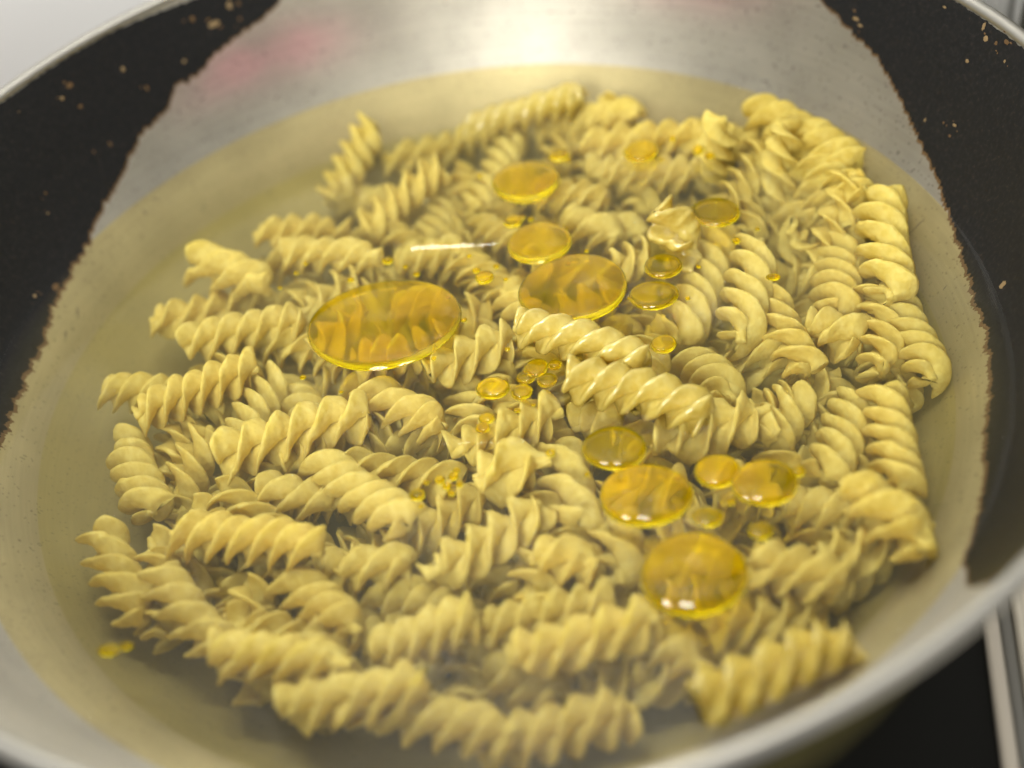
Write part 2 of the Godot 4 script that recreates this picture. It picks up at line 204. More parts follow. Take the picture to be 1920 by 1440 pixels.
	["", Vector3(78.6, -9.9, -74.3), Vector3(57.2, -10.3, -78.6), Vector3(-0.1, 0, -0.5)],
	["", Vector3(8.6, -22.3, -82.4), Vector3(-6.5, -18.3, -60.1), Vector3(0.5, 0, 2.8)],
	["", Vector3(-82.7, -23.7, 8.2), Vector3(-60.3, -25.0, 19.4), Vector3(0.6, 0, -3.4)],
	["", Vector3(2.1, -22.1, 25.9), Vector3(22.6, -25.2, 35.2), Vector3(-2.0, 0, -3.3)],
	["", Vector3(42.7, -21.1, 67.8), Vector3(21.8, -17.4, 79.2), Vector3(-1.7, 0, 1.0)],
	["", Vector3(89.5, -19.3, -26.6), Vector3(98.1, -17.3, 2.4), Vector3(0.7, 0, -1.3)],
	["", Vector3(-11.7, -23.1, 54.0), Vector3(-23.4, -21.4, 74.8), Vector3(0.4, 0, -1.6)],
	["", Vector3(-15.0, -19.9, 61.4), Vector3(-0.9, -18.7, 83.8), Vector3(-2.9, 0, -2.9)],
	["", Vector3(64.5, -16.0, -27.9), Vector3(49.4, -14.2, -0.1), Vector3(-1.8, 0, 2.7)],
	["", Vector3(62.5, -20.7, 18.2), Vector3(64.1, -16.7, 44.0), Vector3(-2.8, 0, 2.4)],
	["", Vector3(-56.2, -19.5, 15.3), Vector3(-31.5, -23.4, 25.7), Vector3(2.6, 0, -0.5)],
	["", Vector3(20.8, -14.2, 13.6), Vector3(37.1, -14.1, 32.4), Vector3(-0.2, 0, -1.3)],
	["", Vector3(-59.5, -15.3, 1.6), Vector3(-52.9, -14.8, 27.6), Vector3(-0.1, 0, 1.2)],
	["", Vector3(-53.9, -18.9, 27.6), Vector3(-38.6, -21.2, 51.3), Vector3(-0.1, 0, 1.9)],
	["", Vector3(5.1, -18.2, 71.0), Vector3(-7.7, -21.5, 82.1), Vector3(2.3, 0, 0.6)],
	["", Vector3(-6.4, -25.2, 10.0), Vector3(3.3, -23.0, 32.9), Vector3(0.6, 0, -0.2)],
	["", Vector3(20.1, -25.1, 51.0), Vector3(2.9, -25.1, 63.2), Vector3(0.6, 0, -2.3)],
	["", Vector3(2.5, -20.3, -21.5), Vector3(-16.1, -18.5, -8.5), Vector3(0.7, 0, 0.3)],
	["", Vector3(-44.4, -9.5, 71.6), Vector3(-31.9, -13.3, 90.1), Vector3(-1.8, 0, 4.2)],
	["", Vector3(46.6, -5.5, -92.5), Vector3(44.0, -16.1, -80.6), Vector3(-2.0, 0, -1.8)],
	["", Vector3(64.3, -19.9, 42.0), Vector3(72.8, -17.6, 65.8), Vector3(0.5, 0, -4.0)],
	["", Vector3(28.0, -22.7, 75.6), Vector3(49.6, -18.2, 87.1), Vector3(-1.7, 0, -3.1)],
	["", Vector3(94.5, -18.6, -23.7), Vector3(71.6, -24.6, -23.1), Vector3(-2.0, 0, -0.4)],
	["", Vector3(86.8, -18.7, -4.1), Vector3(95.0, -14.8, 21.7), Vector3(0.5, 0, 2.1)],
	["", Vector3(73.3, -24.0, -35.2), Vector3(45.1, -22.7, -31.1), Vector3(1.5, 0, 2.3)],
	["", Vector3(-31.9, -22.2, -53.8), Vector3(-5.5, -19.2, -30.3), Vector3(1.1, 0, -1.0)],
	["", Vector3(-61.4, -24.3, -51.2), Vector3(-64.2, -22.1, -18.7), Vector3(2.1, 0, -1.1)],
	["", Vector3(48.5, -18.0, -19.2), Vector3(71.7, -20.1, -8.4), Vector3(-1.3, 0, 2.9)],
	["", Vector3(79.2, -12.7, -62.7), Vector3(75.1, -13.1, -34.1), Vector3(1.5, 0, 0.3)],
	["", Vector3(-1.6, -16.1, -23.3), Vector3(5.7, -14.3, 5.2), Vector3(1.4, 0, 1.6)],
	["", Vector3(97.9, -18.5, -13.8), Vector3(88.1, -22.7, 5.5), Vector3(-2.8, 0, -0.3)],
	["", Vector3(68.6, -22.4, 43.5), Vector3(46.1, -20.6, 48.7), Vector3(-2.5, 0, 0.1)],
	["", Vector3(55.0, -14.6, 72.4), Vector3(40.4, -14.8, 86.4), Vector3(-1.5, 0, 2.6)],
	["", Vector3(-75.0, -22.8, -19.9), Vector3(-83.6, -19.9, 9.0), Vector3(0.9, 0, -1.7)],
	["", Vector3(33.6, -23.5, -9.7), Vector3(25.5, -19.5, 14.4), Vector3(-0.1, 0, -2.5)],
	["", Vector3(18.4, -24.9, -22.1), Vector3(31.5, -25.2, 4.8), Vector3(-0.0, 0, 1.0)],
	["", Vector3(-43.4, -12.9, -43.8), Vector3(-55.5, -16.9, -21.2), Vector3(0.4, 0, -4.0)],
	["", Vector3(88.5, -16.5, -47.0), Vector3(71.9, -23.0, -32.0), Vector3(-0.8, 0, 0.9)],
	["", Vector3(56.4, -24.8, 38.1), Vector3(72.8, -21.4, 59.0), Vector3(0.5, 0, 2.2)],
	["", Vector3(10.7, -20.7, -42.5), Vector3(19.2, -20.3, -17.7), Vector3(-2.7, 0, 0.9)],
	["", Vector3(-33.8, -18.7, 79.1), Vector3(-9.5, -22.7, 87.5), Vector3(-1.4, 0, 0.3)],
	["", Vector3(0.1, -21.8, 51.8), Vector3(1.6, -22.5, 72.6), Vector3(0.7, 0, 1.3)],
	["", Vector3(-11.7, -18.9, -68.2), Vector3(-34.5, -18.2, -68.5), Vector3(-1.3, 0, 0.3)],
	["", Vector3(15.9, -9.5, -68.5), Vector3(42.2, -9.7, -56.7), Vector3(-2.4, 0, -2.9)],
	["", Vector3(3.1, -25.2, -4.4), Vector3(3.4, -25.2, 23.1), Vector3(1.0, 0, -0.2)],
	["", Vector3(60.2, -19.8, 50.6), Vector3(66.6, -17.7, 71.8), Vector3(-3.4, 0, -1.8)],
	["", Vector3(-25.6, -15.5, -22.0), Vector3(-42.8, -16.6, -11.7), Vector3(-0.1, 0, 3.0)],
	["", Vector3(36.3, -25.2, -10.0), Vector3(55.8, -25.1, 12.2), Vector3(2.0, 0, 1.5)],
	["", Vector3(8.1, -13.2, -9.2), Vector3(21.7, -17.2, 10.2), Vector3(-3.7, 0, -0.3)],
	["", Vector3(21.2, -25.2, 9.7), Vector3(38.7, -25.1, 32.3), Vector3(0.8, 0, 0.7)],
	["", Vector3(12.2, -16.3, -86.0), Vector3(28.3, -15.7, -61.0), Vector3(0.7, 0, -0.6)],
	["", Vector3(-68.9, -10.8, 30.4), Vector3(-53.5, -14.8, 46.2), Vector3(3.4, 0, 2.8)],
	["", Vector3(87.2, -5.6, -64.5), Vector3(70.7, -9.5, -44.3), Vector3(-0.3, 0, -2.1)],
	["", Vector3(2.6, -12.4, 9.4), Vector3(16.1, -16.4, 25.3), Vector3(4.0, 0, -1.2)],
	["", Vector3(52.8, -17.9, 5.5), Vector3(74.8, -19.2, 12.9), Vector3(2.3, 0, 3.7)],
	["", Vector3(57.1, -24.1, 58.4), Vector3(42.8, -23.9, 71.6), Vector3(-2.0, 0, 0.5)],
	["", Vector3(1.2, -25.2, 32.0), Vector3(6.8, -25.1, 55.3), Vector3(-0.8, 0, 0.9)],
	["", Vector3(-76.3, -14.9, -2.1), Vector3(-76.1, -18.9, 20.0), Vector3(0.5, 0, 3.8)],
	["", Vector3(0.0, -25.2, -13.3), Vector3(-1.9, -25.2, 12.8), Vector3(1.1, 0, -0.1)],
	["", Vector3(-47.3, -24.6, -57.6), Vector3(-47.9, -25.1, -26.9), Vector3(2.1, 0, -0.7)],
	["", Vector3(63.4, -24.8, -21.1), Vector3(37.0, -23.7, -12.0), Vector3(-0.8, 0, 4.4)],
	["", Vector3(6.5, -13.4, 42.8), Vector3(16.5, -13.7, 62.8), Vector3(-1.8, 0, -1.1)],
	["", Vector3(-23.7, -18.1, 30.2), Vector3(-24.9, -22.1, 49.0), Vector3(-0.0, 0, -2.2)],
	["", Vector3(-50.6, -24.8, 47.2), Vector3(-25.4, -24.9, 61.1), Vector3(-4.3, 0, 2.0)],
	["", Vector3(-22.3, -13.0, 1.7), Vector3(-31.9, -15.0, 21.8), Vector3(-1.7, 0, -1.2)],
	["", Vector3(38.0, -17.9, -90.6), Vector3(15.2, -21.9, -85.6), Vector3(-0.9, 0, -2.1)],
	["", Vector3(-36.1, -25.1, 39.0), Vector3(-58.5, -24.6, 48.0), Vector3(-2.3, 0, 0.2)],
	["", Vector3(-79.7, -11.8, 35.2), Vector3(-75.7, -14.0, 59.0), Vector3(4.7, 0, 1.4)],
	["", Vector3(98.4, -16.5, -27.4), Vector3(77.5, -18.1, -21.2), Vector3(1.4, 0, -3.1)],
	["", Vector3(47.0, -23.7, 29.2), Vector3(50.5, -24.6, 53.8), Vector3(-0.2, 0, -2.5)],
	["", Vector3(-33.8, -21.8, 3.1), Vector3(-33.8, -18.2, 28.9), Vector3(1.4, 0, -0.6)],
	["", Vector3(66.8, -16.2, -77.7), Vector3(80.0, -20.0, -53.5), Vector3(-0.0, 0, -0.3)],
	["", Vector3(4.3, -14.4, -62.2), Vector3(22.9, -10.5, -37.8), Vector3(-1.3, 0, -3.2)],
	["", Vector3(4.0, -25.2, 30.0), Vector3(-11.7, -25.1, 51.2), Vector3(1.0, 0, -2.9)],
	["", Vector3(83.2, -20.8, -24.8), Vector3(63.0, -20.1, -17.2), Vector3(-2.5, 0, -0.7)],
	["", Vector3(-58.4, -10.5, 63.5), Vector3(-40.0, -14.5, 71.7), Vector3(-1.5, 0, 0.4)],
	["", Vector3(-53.0, -20.1, 43.0), Vector3(-34.2, -24.1, 51.5), Vector3(1.9, 0, 0.4)],
	["", Vector3(-63.1, -16.3, -10.9), Vector3(-77.5, -20.3, 2.9), Vector3(0.3, 0, -0.1)],
	["", Vector3(13.7, -23.8, -12.2), Vector3(0.1, -19.8, 9.8), Vector3(1.6, 0, -3.8)],
	["", Vector3(48.7, -25.1, -4.0), Vector3(69.0, -24.8, 9.9), Vector3(0.6, 0, -2.0)],
	["", Vector3(-0.0, -15.2, -37.0), Vector3(15.4, -19.0, -15.2), Vector3(-2.6, 0, -0.1)],
	["", Vector3(41.6, -23.6, -58.0), Vector3(21.2, -23.6, -43.1), Vector3(-0.9, 0, 1.0)],
	["", Vector3(83.0, -14.1, 65.1), Vector3(65.0, -15.5, 75.2), Vector3(2.1, 0, -4.8)],
	["", Vector3(78.1, -24.1, 22.2), Vector3(60.3, -24.8, 33.8), Vector3(-0.3, 0, 3.8)],
	["", Vector3(54.7, -21.5, 4.2), Vector3(57.8, -18.3, 28.5), Vector3(1.6, 0, 2.8)],
	["", Vector3(34.4, -24.8, 60.5), Vector3(11.4, -25.0, 61.6), Vector3(0.1, 0, -3.0)],
	["", Vector3(-14.8, -24.9, 65.6), Vector3(-36.3, -24.6, 67.4), Vector3(-2.4, 0, 1.3)],
	["", Vector3(46.5, -22.9, -71.3), Vector3(28.7, -25.1, -50.2), Vector3(1.8, 0, -1.6)],
	["", Vector3(50.9, -24.2, 17.4), Vector3(66.2, -24.5, 40.0), Vector3(-0.7, 0, 0.4)],
	["", Vector3(-22.5, -20.8, 26.9), Vector3(-0.6, -21.4, 34.7), Vector3(-3.6, 0, -0.8)],
	["", Vector3(97.4, -18.2, 21.2), Vector3(81.0, -22.6, 36.6), Vector3(3.1, 0, 4.3)],
	["", Vector3(-66.2, -20.6, 32.0), Vector3(-68.7, -23.3, 50.6), Vector3(-0.3, 0, 3.5)],
	["", Vector3(-22.2, -13.7, -64.5), Vector3(0.2, -15.6, -42.5), Vector3(-1.2, 0, -1.7)],
	["", Vector3(-69.0, -24.5, 31.8), Vector3(-50.4, -24.7, 49.9), Vector3(-4.6, 0, 1.8)],
	["", Vector3(52.4, -25.1, -3.0), Vector3(69.7, -24.2, 12.6), Vector3(-0.9, 0, 4.6)],
	["", Vector3(42.2, -16.3, -18.7), Vector3(40.2, -19.4, 4.2), Vector3(0.5, 0, 0.3)],
	["", Vector3(49.9, -13.0, -83.5), Vector3(51.4, -14.5, -54.1), Vector3(-3.7, 0, 2.9)],
	["", Vector3(29.1, -24.9, 57.7), Vector3(16.3, -24.5, 77.2), Vector3(-0.8, 0, -0.4)],
	["", Vector3(73.8, -20.9, 39.2), Vector3(52.3, -22.2, 39.7), Vector3(-4.5, 0, 1.7)],
	["", Vector3(62.7, -18.0, -58.5), Vector3(44.7, -18.5, -42.2), Vector3(1.9, 0, -1.3)],
	["", Vector3(80.0, -20.8, -50.2), Vector3(97.1, -15.8, -32.5), Vector3(0.1, 0, 0.7)],
	["", Vector3(25.7, -24.5, 73.7), Vector3(-0.7, -24.5, 79.2), Vector3(1.8, 0, 0.1)],
	["", Vector3(-53.0, -20.8, 48.6), Vector3(-33.2, -18.6, 67.3), Vector3(3.3, 0, -0.6)],
	["", Vector3(72.8, -19.6, 64.6), Vector3(50.2, -18.7, 79.1), Vector3(-1.3, 0, -1.0)],
	["", Vector3(5.9, -25.2, -4.8), Vector3(28.3, -25.2, 3.3), Vector3(-5.2, 0, -1.7)],
	["", Vector3(-24.8, -24.0, -52.9), Vector3(-27.5, -20.0, -16.3), Vector3(1.9, 0, 0.4)],
	["", Vector3(41.5, -13.3, -89.3), Vector3(36.3, -16.7, -67.5), Vector3(-1.7, 0, 0.6)],
	["", Vector3(19.9, -16.8, -61.9), Vector3(21.6, -20.8, -33.6), Vector3(-4.1, 0, -0.7)],
	["", Vector3(13.1, -18.1, -54.1), Vector3(-10.5, -20.3, -44.9), Vector3(0.9, 0, 1.3)],
	["", Vector3(97.5, -9.5, -2.5), Vector3(91.3, -10.0, 24.4), Vector3(-1.7, 0, 1.7)],
	["", Vector3(2.4, -25.1, 61.4), Vector3(-25.7, -24.9, 62.1), Vector3(3.6, 0, -1.0)],
	["", Vector3(-34.6, -23.1, 57.4), Vector3(-26.5, -23.5, 80.4), Vector3(1.4, 0, -3.2)],
	["", Vector3(-8.0, -21.2, -20.9), Vector3(-19.1, -25.2, -5.4), Vector3(-4.0, 0, 1.1)],
	["", Vector3(87.2, -21.1, -31.1), Vector3(89.1, -22.5, -3.3), Vector3(-0.0, 0, 0.3)],
	["", Vector3(-57.0, -9.5, 68.7), Vector3(-41.6, -11.1, 88.7), Vector3(-1.3, 0, -0.7)],
	["", Vector3(-21.7, -25.1, 53.4), Vector3(-3.2, -24.7, 71.1), Vector3(1.5, 0, 3.3)],
	["", Vector3(80.4, -21.3, 47.4), Vector3(67.3, -20.7, 67.5), Vector3(-0.5, 0, -3.4)],
	["", Vector3(-28.9, -24.4, 0.9), Vector3(-0.1, -21.6, 14.6), Vector3(2.4, 0, 1.1)],
	["", Vector3(-71.6, -14.3, 29.6), Vector3(-73.8, -16.7, 51.9), Vector3(1.3, 0, 0.3)],
	["", Vector3(16.2, -15.6, -101.3), Vector3(11.0, -20.2, -80.3), Vector3(4.5, 0, 0.0)],
	["", Vector3(17.2, -25.2, -31.4), Vector3(39.5, -25.2, -15.5), Vector3(0.9, 0, -3.8)],
	["", Vector3(43.7, -23.7, 1.6), Vector3(51.6, -25.1, 20.4), Vector3(-1.3, 0, -1.5)],
	["", Vector3(43.9, -18.6, 88.0), Vector3(22.5, -15.5, 90.0), Vector3(-0.2, 0, 0.6)],
	["", Vector3(96.3, -16.7, 4.6), Vector3(96.7, -17.8, 27.9), Vector3(-1.6, 0, 3.4)],
	["", Vector3(-10.2, -22.7, 66.5), Vector3(-16.6, -23.0, 85.6), Vector3(-2.2, 0, -1.0)],
	["", Vector3(8.7, -15.7, -34.3), Vector3(33.8, -18.1, -30.1), Vector3(0.4, 0, -2.6)],
	["", Vector3(-26.3, -25.2, 35.0), Vector3(-15.5, -25.1, 56.9), Vector3(1.0, 0, 1.2)],
	["", Vector3(-9.0, -25.2, -21.9), Vector3(-8.9, -25.2, 8.9), Vector3(-0.7, 0, 3.7)],
	["", Vector3(-15.8, -24.7, -69.5), Vector3(-28.4, -25.1, -48.4), Vector3(0.1, 0, 0.5)],
	["", Vector3(48.7, -20.9, -70.1), Vector3(71.6, -22.3, -55.1), Vector3(-2.0, 0, -3.5)],
	["", Vector3(-17.9, -21.3, -7.6), Vector3(-20.4, -21.3, 14.9), Vector3(-1.4, 0, -0.7)],
	["", Vector3(19.2, -22.1, 74.2), Vector3(33.3, -20.7, 89.1), Vector3(-1.0, 0, 1.4)],
	["", Vector3(-50.2, -24.5, 58.4), Vector3(-43.5, -21.5, 82.7), Vector3(-4.9, 0, -2.4)],
	["", Vector3(-30.8, -25.2, -9.5), Vector3(-39.8, -25.2, 12.9), Vector3(-3.8, 0, 2.6)],
	["", Vector3(-0.4, -25.1, -60.1), Vector3(-23.7, -25.1, -43.7), Vector3(-1.2, 0, -1.1)],
	["", Vector3(-52.7, -24.9, -5.3), Vector3(-36.8, -25.1, 20.6), Vector3(-2.3, 0, 1.7)],
	["", Vector3(108.1, -10.7, -7.5), Vector3(92.3, -14.6, 9.4), Vector3(-0.9, 0, 0.3)],
	["", Vector3(-20.3, -21.0, -13.0), Vector3(-32.5, -17.1, 7.0), Vector3(-4.2, 0, 2.2)],
	["", Vector3(54.3, -22.2, -14.5), Vector3(50.5, -21.8, 9.4), Vector3(0.7, 0, 1.0)],
	["", Vector3(73.4, -24.5, 22.3), Vector3(71.9, -23.0, 49.2), Vector3(2.4, 0, -0.5)],
	["", Vector3(-74.5, -18.4, -21.9), Vector3(-55.4, -21.6, -7.0), Vector3(-0.4, 0, 1.3)],
	["", Vector3(19.8, -18.5, 60.5), Vector3(7.6, -14.5, 80.8), Vector3(0.8, 0, -0.6)],
	["", Vector3(107.1, -9.6, -13.3), Vector3(84.7, -16.5, -20.2), Vector3(-0.0, 0, -1.1)],
	["", Vector3(77.5, -24.4, -16.0), Vector3(93.6, -20.6, 1.0), Vector3(1.3, 0, 1.8)],
	["", Vector3(17.2, -24.0, 80.3), Vector3(-7.4, -22.6, 80.6), Vector3(-0.1, 0, 3.7)],
	["", Vector3(-57.2, -13.4, 55.0), Vector3(-56.5, -17.4, 73.4), Vector3(-3.2, 0, -0.6)],
	["", Vector3(-58.0, -20.7, -34.1), Vector3(-43.1, -21.3, -9.1), Vector3(3.3, 0, -0.9)],
	["", Vector3(94.1, -5.0, -54.5), Vector3(104.7, -3.8, -32.6), Vector3(-3.3, 0, 2.7)],
]

# label, centre, half length, half width, turn in degrees
const OIL := [
	["largest oil drop, an egg shaped golden disc left of centre", Vector3(-22.5, 0.0, -11.3), 18.83, 16.60, -15],
	["second largest oil drop, golden disc touched by the wet fusilli", Vector3(25.8, 0.0, -12.6), 13.57, 12.77, -15],
	["domed oil drop above the second largest one", Vector3(20.1, 0.0, -32.8), 8.61, 8.10, -16],
	["topmost big oil drop, amber with a white sheen", Vector3(19.8, 0.0, -60.0), 9.59, 9.04, -17],
	["yellow oil drop beside the pointed yellow fin", Vector3(65.7, -0.0, -32.6), 6.37, 6.09, -16],
	["round oil drop, upper of two right of the second largest", Vector3(48.6, -0.0, -15.1), 4.60, 4.82, -15],
	["round oil drop, lower of two right of the second largest", Vector3(44.4, 0.0, -5.1), 5.92, 5.37, -15],
	["lone amber bead below the two round oil drops", Vector3(43.1, 0.0, 12.1), 3.09, 3.03, -15],
	["small bead at the upper left of the domed oil drop", Vector3(14.3, 0.0, -43.5), 2.58, 2.48, -16],
	["small bright bead midway between the two largest drops", Vector3(4.4, 0.0, -23.0), 2.47, 2.47, -15],
	["tiny bead touching the small bright bead between the largest drops", Vector3(2.7, 0.0, -26.2), 1.11, 1.05, -15],
	["clear amber bead below left of the wet fusilli", Vector3(2.2, 0.0, 16.7), 3.87, 3.60, -14],
	["dark bead with a white glint below the wet fusilli", Vector3(8.5, 0.0, 19.5), 2.48, 2.55, -14],
	["dark golden bead tucked under the rear wet fusilli", Vector3(12.8, 0.0, 12.6), 2.76, 3.16, -14],
	["small yellow bead at the foot of the rear wet fusilli", Vector3(17.2, 0.0, 12.6), 1.63, 1.59, -14],
	["pale bead with two glints left of the front wet fusilli", Vector3(14.7, 0.0, 17.2), 2.48, 2.24, -14],
	["faint bead just above the dark bead with a glint", Vector3(10.0, 0.0, 15.1), 2.25, 2.09, -14],
	["yellow bead, upper of a touching pair at the centre front", Vector3(-0.4, -0.0, 25.9), 1.84, 1.65, -14],
	["yellow bead, lower of a touching pair at the centre front", Vector3(-1.6, -0.0, 28.6), 1.70, 1.63, -14],
	["yellow bead with a bright glint near the back", Vector3(30.5, 0.0, -69.0), 3.00, 2.75, -17],
	["golden oil patch lying on the long level fusilli at the back", Vector3(52.5, 1.5, -62.1), 4.80, 4.90, -17],
	["tiny round bead on the right end of the long back fusilli", Vector3(66.8, 3.0, -56.1), 1.42, 2.18, -17],
	["tiny flat bead on the right end of the long back fusilli", Vector3(69.4, 2.0, -54.0), 1.28, 1.44, -17],
	["rearmost of the front oil drops, dark amber", Vector3(25.9, 0.0, 41.3), 6.93, 6.40, -13],
	["round front oil drop with a white glint on its rim", Vector3(30.0, 0.0, 56.0), 9.51, 8.73, -13],
	["bright yellow oil drop between the round and the right front ones", Vector3(46.1, 0.0, 52.9), 4.65, 4.67, -13],
	["right front oil drop with bright yellow spots", Vector3(55.0, 0.0, 58.1), 6.95, 6.26, -13],
	["large amber drop nearest the camera", Vector3(35.4, 0.0, 77.5), 10.78, 10.04, -12],
	["flat faint oil patch above the large amber drop", Vector3(41.1, 0.0, 64.4), 3.45, 2.48, -13],
	["small glowing oil drop at the upper right of the large amber drop", Vector3(50.7, 0.0, 70.2), 2.53, 2.16, -13],
	["largest bead of the tiny cluster at the centre front", Vector3(-17.6, 0.0, 44.8), 1.76, 1.65, -13],
	["single tiny bead on the star shaped fusilli", Vector3(12.3, 0.0, 39.6), 1.06, 1.08, -13],
	["yellow oil streak alone in the water at lower left", Vector3(-82.4, 0.0, 71.3), 2.49, 1.43, -12],
	["small round bead touching the yellow streak at lower left", Vector3(-78.8, -0.0, 71.0), 1.36, 1.04, -12],
	["tiny twin bead above the largest drop, under the white reflection", Vector3(-19.6, 0.0, -36.3), 1.58, 1.31, -16],
	["yellow oil speck caught in the big petalled fusilli", Vector3(73.4, 0.0, -4.1), 1.77, 1.17, -15],
	["small bead at the right tip of the right front drop", Vector3(62.4, 0.0, 56.7), 1.41, 1.46, -13],
	["tiny golden speck above the big petalled fusilli", Vector3(68.2, 0.0, -19.9), 1.05, 1.25, -16],
	["", Vector3(-12.5, 0.0, -28.9), 0.99, 0.85, -15],
	["", Vector3(-29.5, 0.0, -31.2), 1.00, 0.85, -15],
	["", Vector3(-41.2, 0.0, -41.2), 0.59, 0.67, -15],
	["", Vector3(-43.7, 0.0, -37.9), 0.58, 0.66, -15],
	["", Vector3(-48.0, -0.0, -33.0), 0.58, 0.64, -15],
	["", Vector3(-42.3, 0.0, 1.9), 0.80, 0.74, -14],
	["", Vector3(9.6, -0.0, -20.7), 0.68, 0.62, -15],
	["", Vector3(19.0, 0.0, -43.1), 0.86, 0.90, -16],
	["", Vector3(17.0, 0.0, -44.1), 0.72, 0.91, -16],
	["", Vector3(25.8, 0.0, -21.8), 0.68, 0.83, -15],
	["", Vector3(7.0, 0.0, 4.6), 0.64, 0.73, -14],
	["", Vector3(-10.7, 0.0, 3.3), 0.65, 0.73, -14],
	["", Vector3(-12.4, 0.0, 41.7), 1.18, 1.22, -13],
	["", Vector3(-9.4, -0.0, 41.3), 1.18, 1.22, -13],
	["", Vector3(-11.1, 0.0, 43.8), 1.06, 1.05, -13],
	["", Vector3(-8.6, 0.0, 39.8), 0.83, 0.77, -13],
	["", Vector3(-10.3, 0.0, 46.0), 0.93, 0.89, -13],
	["", Vector3(-8.3, -0.0, 43.9), 0.82, 0.90, -13],
	["", Vector3(25.5, 0.0, 15.8), 0.62, 0.70, -14],
	["", Vector3(-33.2, 0.0, 9.1), 0.52, 0.53, -14],
	["", Vector3(32.6, -0.0, -66.3), 0.90, 1.00, -17],
	["", Vector3(31.2, 0.0, -26.3), 0.68, 0.63, -16],
	["", Vector3(1.5, 0.0, -32.4), 0.70, 0.65, -16],
	["", Vector3(-15.2, 0.0, -32.7), 0.71, 0.64, -15],
	["", Vector3(7.8, -0.0, -26.3), 0.83, 0.84, -15],
	["", Vector3(31.8, 0.0, 8.2), 0.75, 0.73, -15],
	["", Vector3(6.7, 0.0, 25.1), 0.86, 0.66, -14],
	["", Vector3(10.5, 0.0, 24.3), 0.61, 0.50, -14],
	["", Vector3(51.9, 0.0, -1.9), 0.64, 0.58, -15],
	["", Vector3(57.0, 0.0, -12.7), 0.65, 0.60, -15],
	["", Vector3(74.4, 0.0, -22.9), 0.66, 0.64, -16],
	["", Vector3(62.1, 0.0, -67.7), 0.88, 1.01, -17],
	["", Vector3(57.2, 0.0, -58.8), 0.72, 0.73, -17],
	["", Vector3(7.9, 0.0, -66.1), 0.76, 0.74, -17],
	["", Vector3(-5.4, 0.0, -17.3), 0.68, 0.60, -15],
	["", Vector3(-2.2, -0.0, -8.4), 0.80, 0.77, -15],
	["", Vector3(46.8, 0.0, 61.4), 1.08, 0.99, -13],
	["", Vector3(37.4, 0.0, 53.3), 0.89, 0.73, -13],
	["", Vector3(58.8, 0.0, 62.7), 0.75, 0.57, -13],
	["", Vector3(19.0, -0.0, 47.4), 0.69, 0.60, -13],
	["", Vector3(-15.4, 0.0, 41.8), 0.71, 0.61, -13],
	["", Vector3(-17.0, 0.0, 48.2), 0.58, 0.44, -13],
	["", Vector3(74.0, 0.0, -3.9), 0.63, 0.59, -15],
	["", Vector3(38.3, 0.0, -5.6), 0.65, 0.58, -15],
	["", Vector3(27.2, 0.0, -36.4), 0.70, 0.66, -16],
]

# edges of the black coating: degrees round the pan from its far side, height
const COAT_LEFT := [Vector2(-126, 40), Vector2(-121, 28), Vector2(-114, 12), Vector2(-102.6, 0.2), Vector2(-91.3, -4.8), Vector2(-87.6, -5.3), Vector2(-82, -5.8), Vector2(-77.4, -5.6), Vector2(-72.7, -5.4), Vector2(-67.9, -3.3), Vector2(-65.2, -2.6), Vector2(-63.4, -2.1), Vector2(-59.9, -0.9), Vector2(-57, -0.2), Vector2(-54.9, 1.7), Vector2(-51.5, 4.3), Vector2(-47.8, 6), Vector2(-44.2, 10.2), Vector2(-40.9, 13.3), Vector2(-37.2, 14.7), Vector2(-34.0, 19.7), Vector2(-32.6, 18.9), Vector2(-30.2, 20), Vector2(-28, 22.6), Vector2(-24.7, 24.2), Vector2(-21.5, 25.5), Vector2(-17.6, 29.3), Vector2(-14, 34), Vector2(-11, 40)]
const COAT_RIGHT := [Vector2(46, 40), Vector2(49, 33), Vector2(52.7, 26.4), Vector2(54.9, 24.4), Vector2(58.2, 21.4), Vector2(62.4, 18.6), Vector2(66.4, 14), Vector2(69.3, 10.6), Vector2(72.3, 7.6), Vector2(76.1, 4.9), Vector2(80.1, 1.4), Vector2(84.6, -1.2), Vector2(90.1, -3.5), Vector2(94.2, -4.4), Vector2(98.8, -4.4), Vector2(103, -4.8), Vector2(107, -5.1), Vector2(112.2, -6.2), Vector2(118.7, -5.5), Vector2(125.2, -3.7), Vector2(129.9, -2.2), Vector2(134.5, -0.5), Vector2(140, 9), Vector2(144, 26), Vector2(146, 40)]
# places where the coating has flaked: degrees, height, size
const FLAKES := [[-28.7, 32.9, 1.1], [-26.5, 29.5, 1.8], [-23.8, 32.4, 1.4], [-23.2, 28.2, 0.8], [-31.9, 23.9, 0.8], [-37.8, 22.3, 0.9], [-39.3, 29.3, 0.9], [-46.4, 27.0, 0.9], [-47.8, 31.2, 0.8], [-46.1, 32.8, 1.4], [-45.8, 15.3, 0.8], [-48.2, 16.0, 0.6], [-64.9, -1.0, 1.6], [-68.0, 1.3, 0.8], [74.1, 37.4, 1.1], [75.0, 35.4, 1.1], [76.5, 36.0, 0.8], [77.7, 37.6, 1.1], [78.6, 34.0, 0.6], [74.0, 28.9, 0.8], [76.3, 15.4, 0.8], [72.1, 12.1, 0.6], [74.7, 14.2, 0.5], [96.8, 2.1, 1.4], [76.4, 12.8, 0.6], [-56.8, 15.6, 0.6], [-58.3, 11.7, 0.5], [-53.2, 34.6, 0.3], [57.9, 25.1, 1.1], [58.7, 24.0, 0.8], [68.4, 36.5, 0.6]]

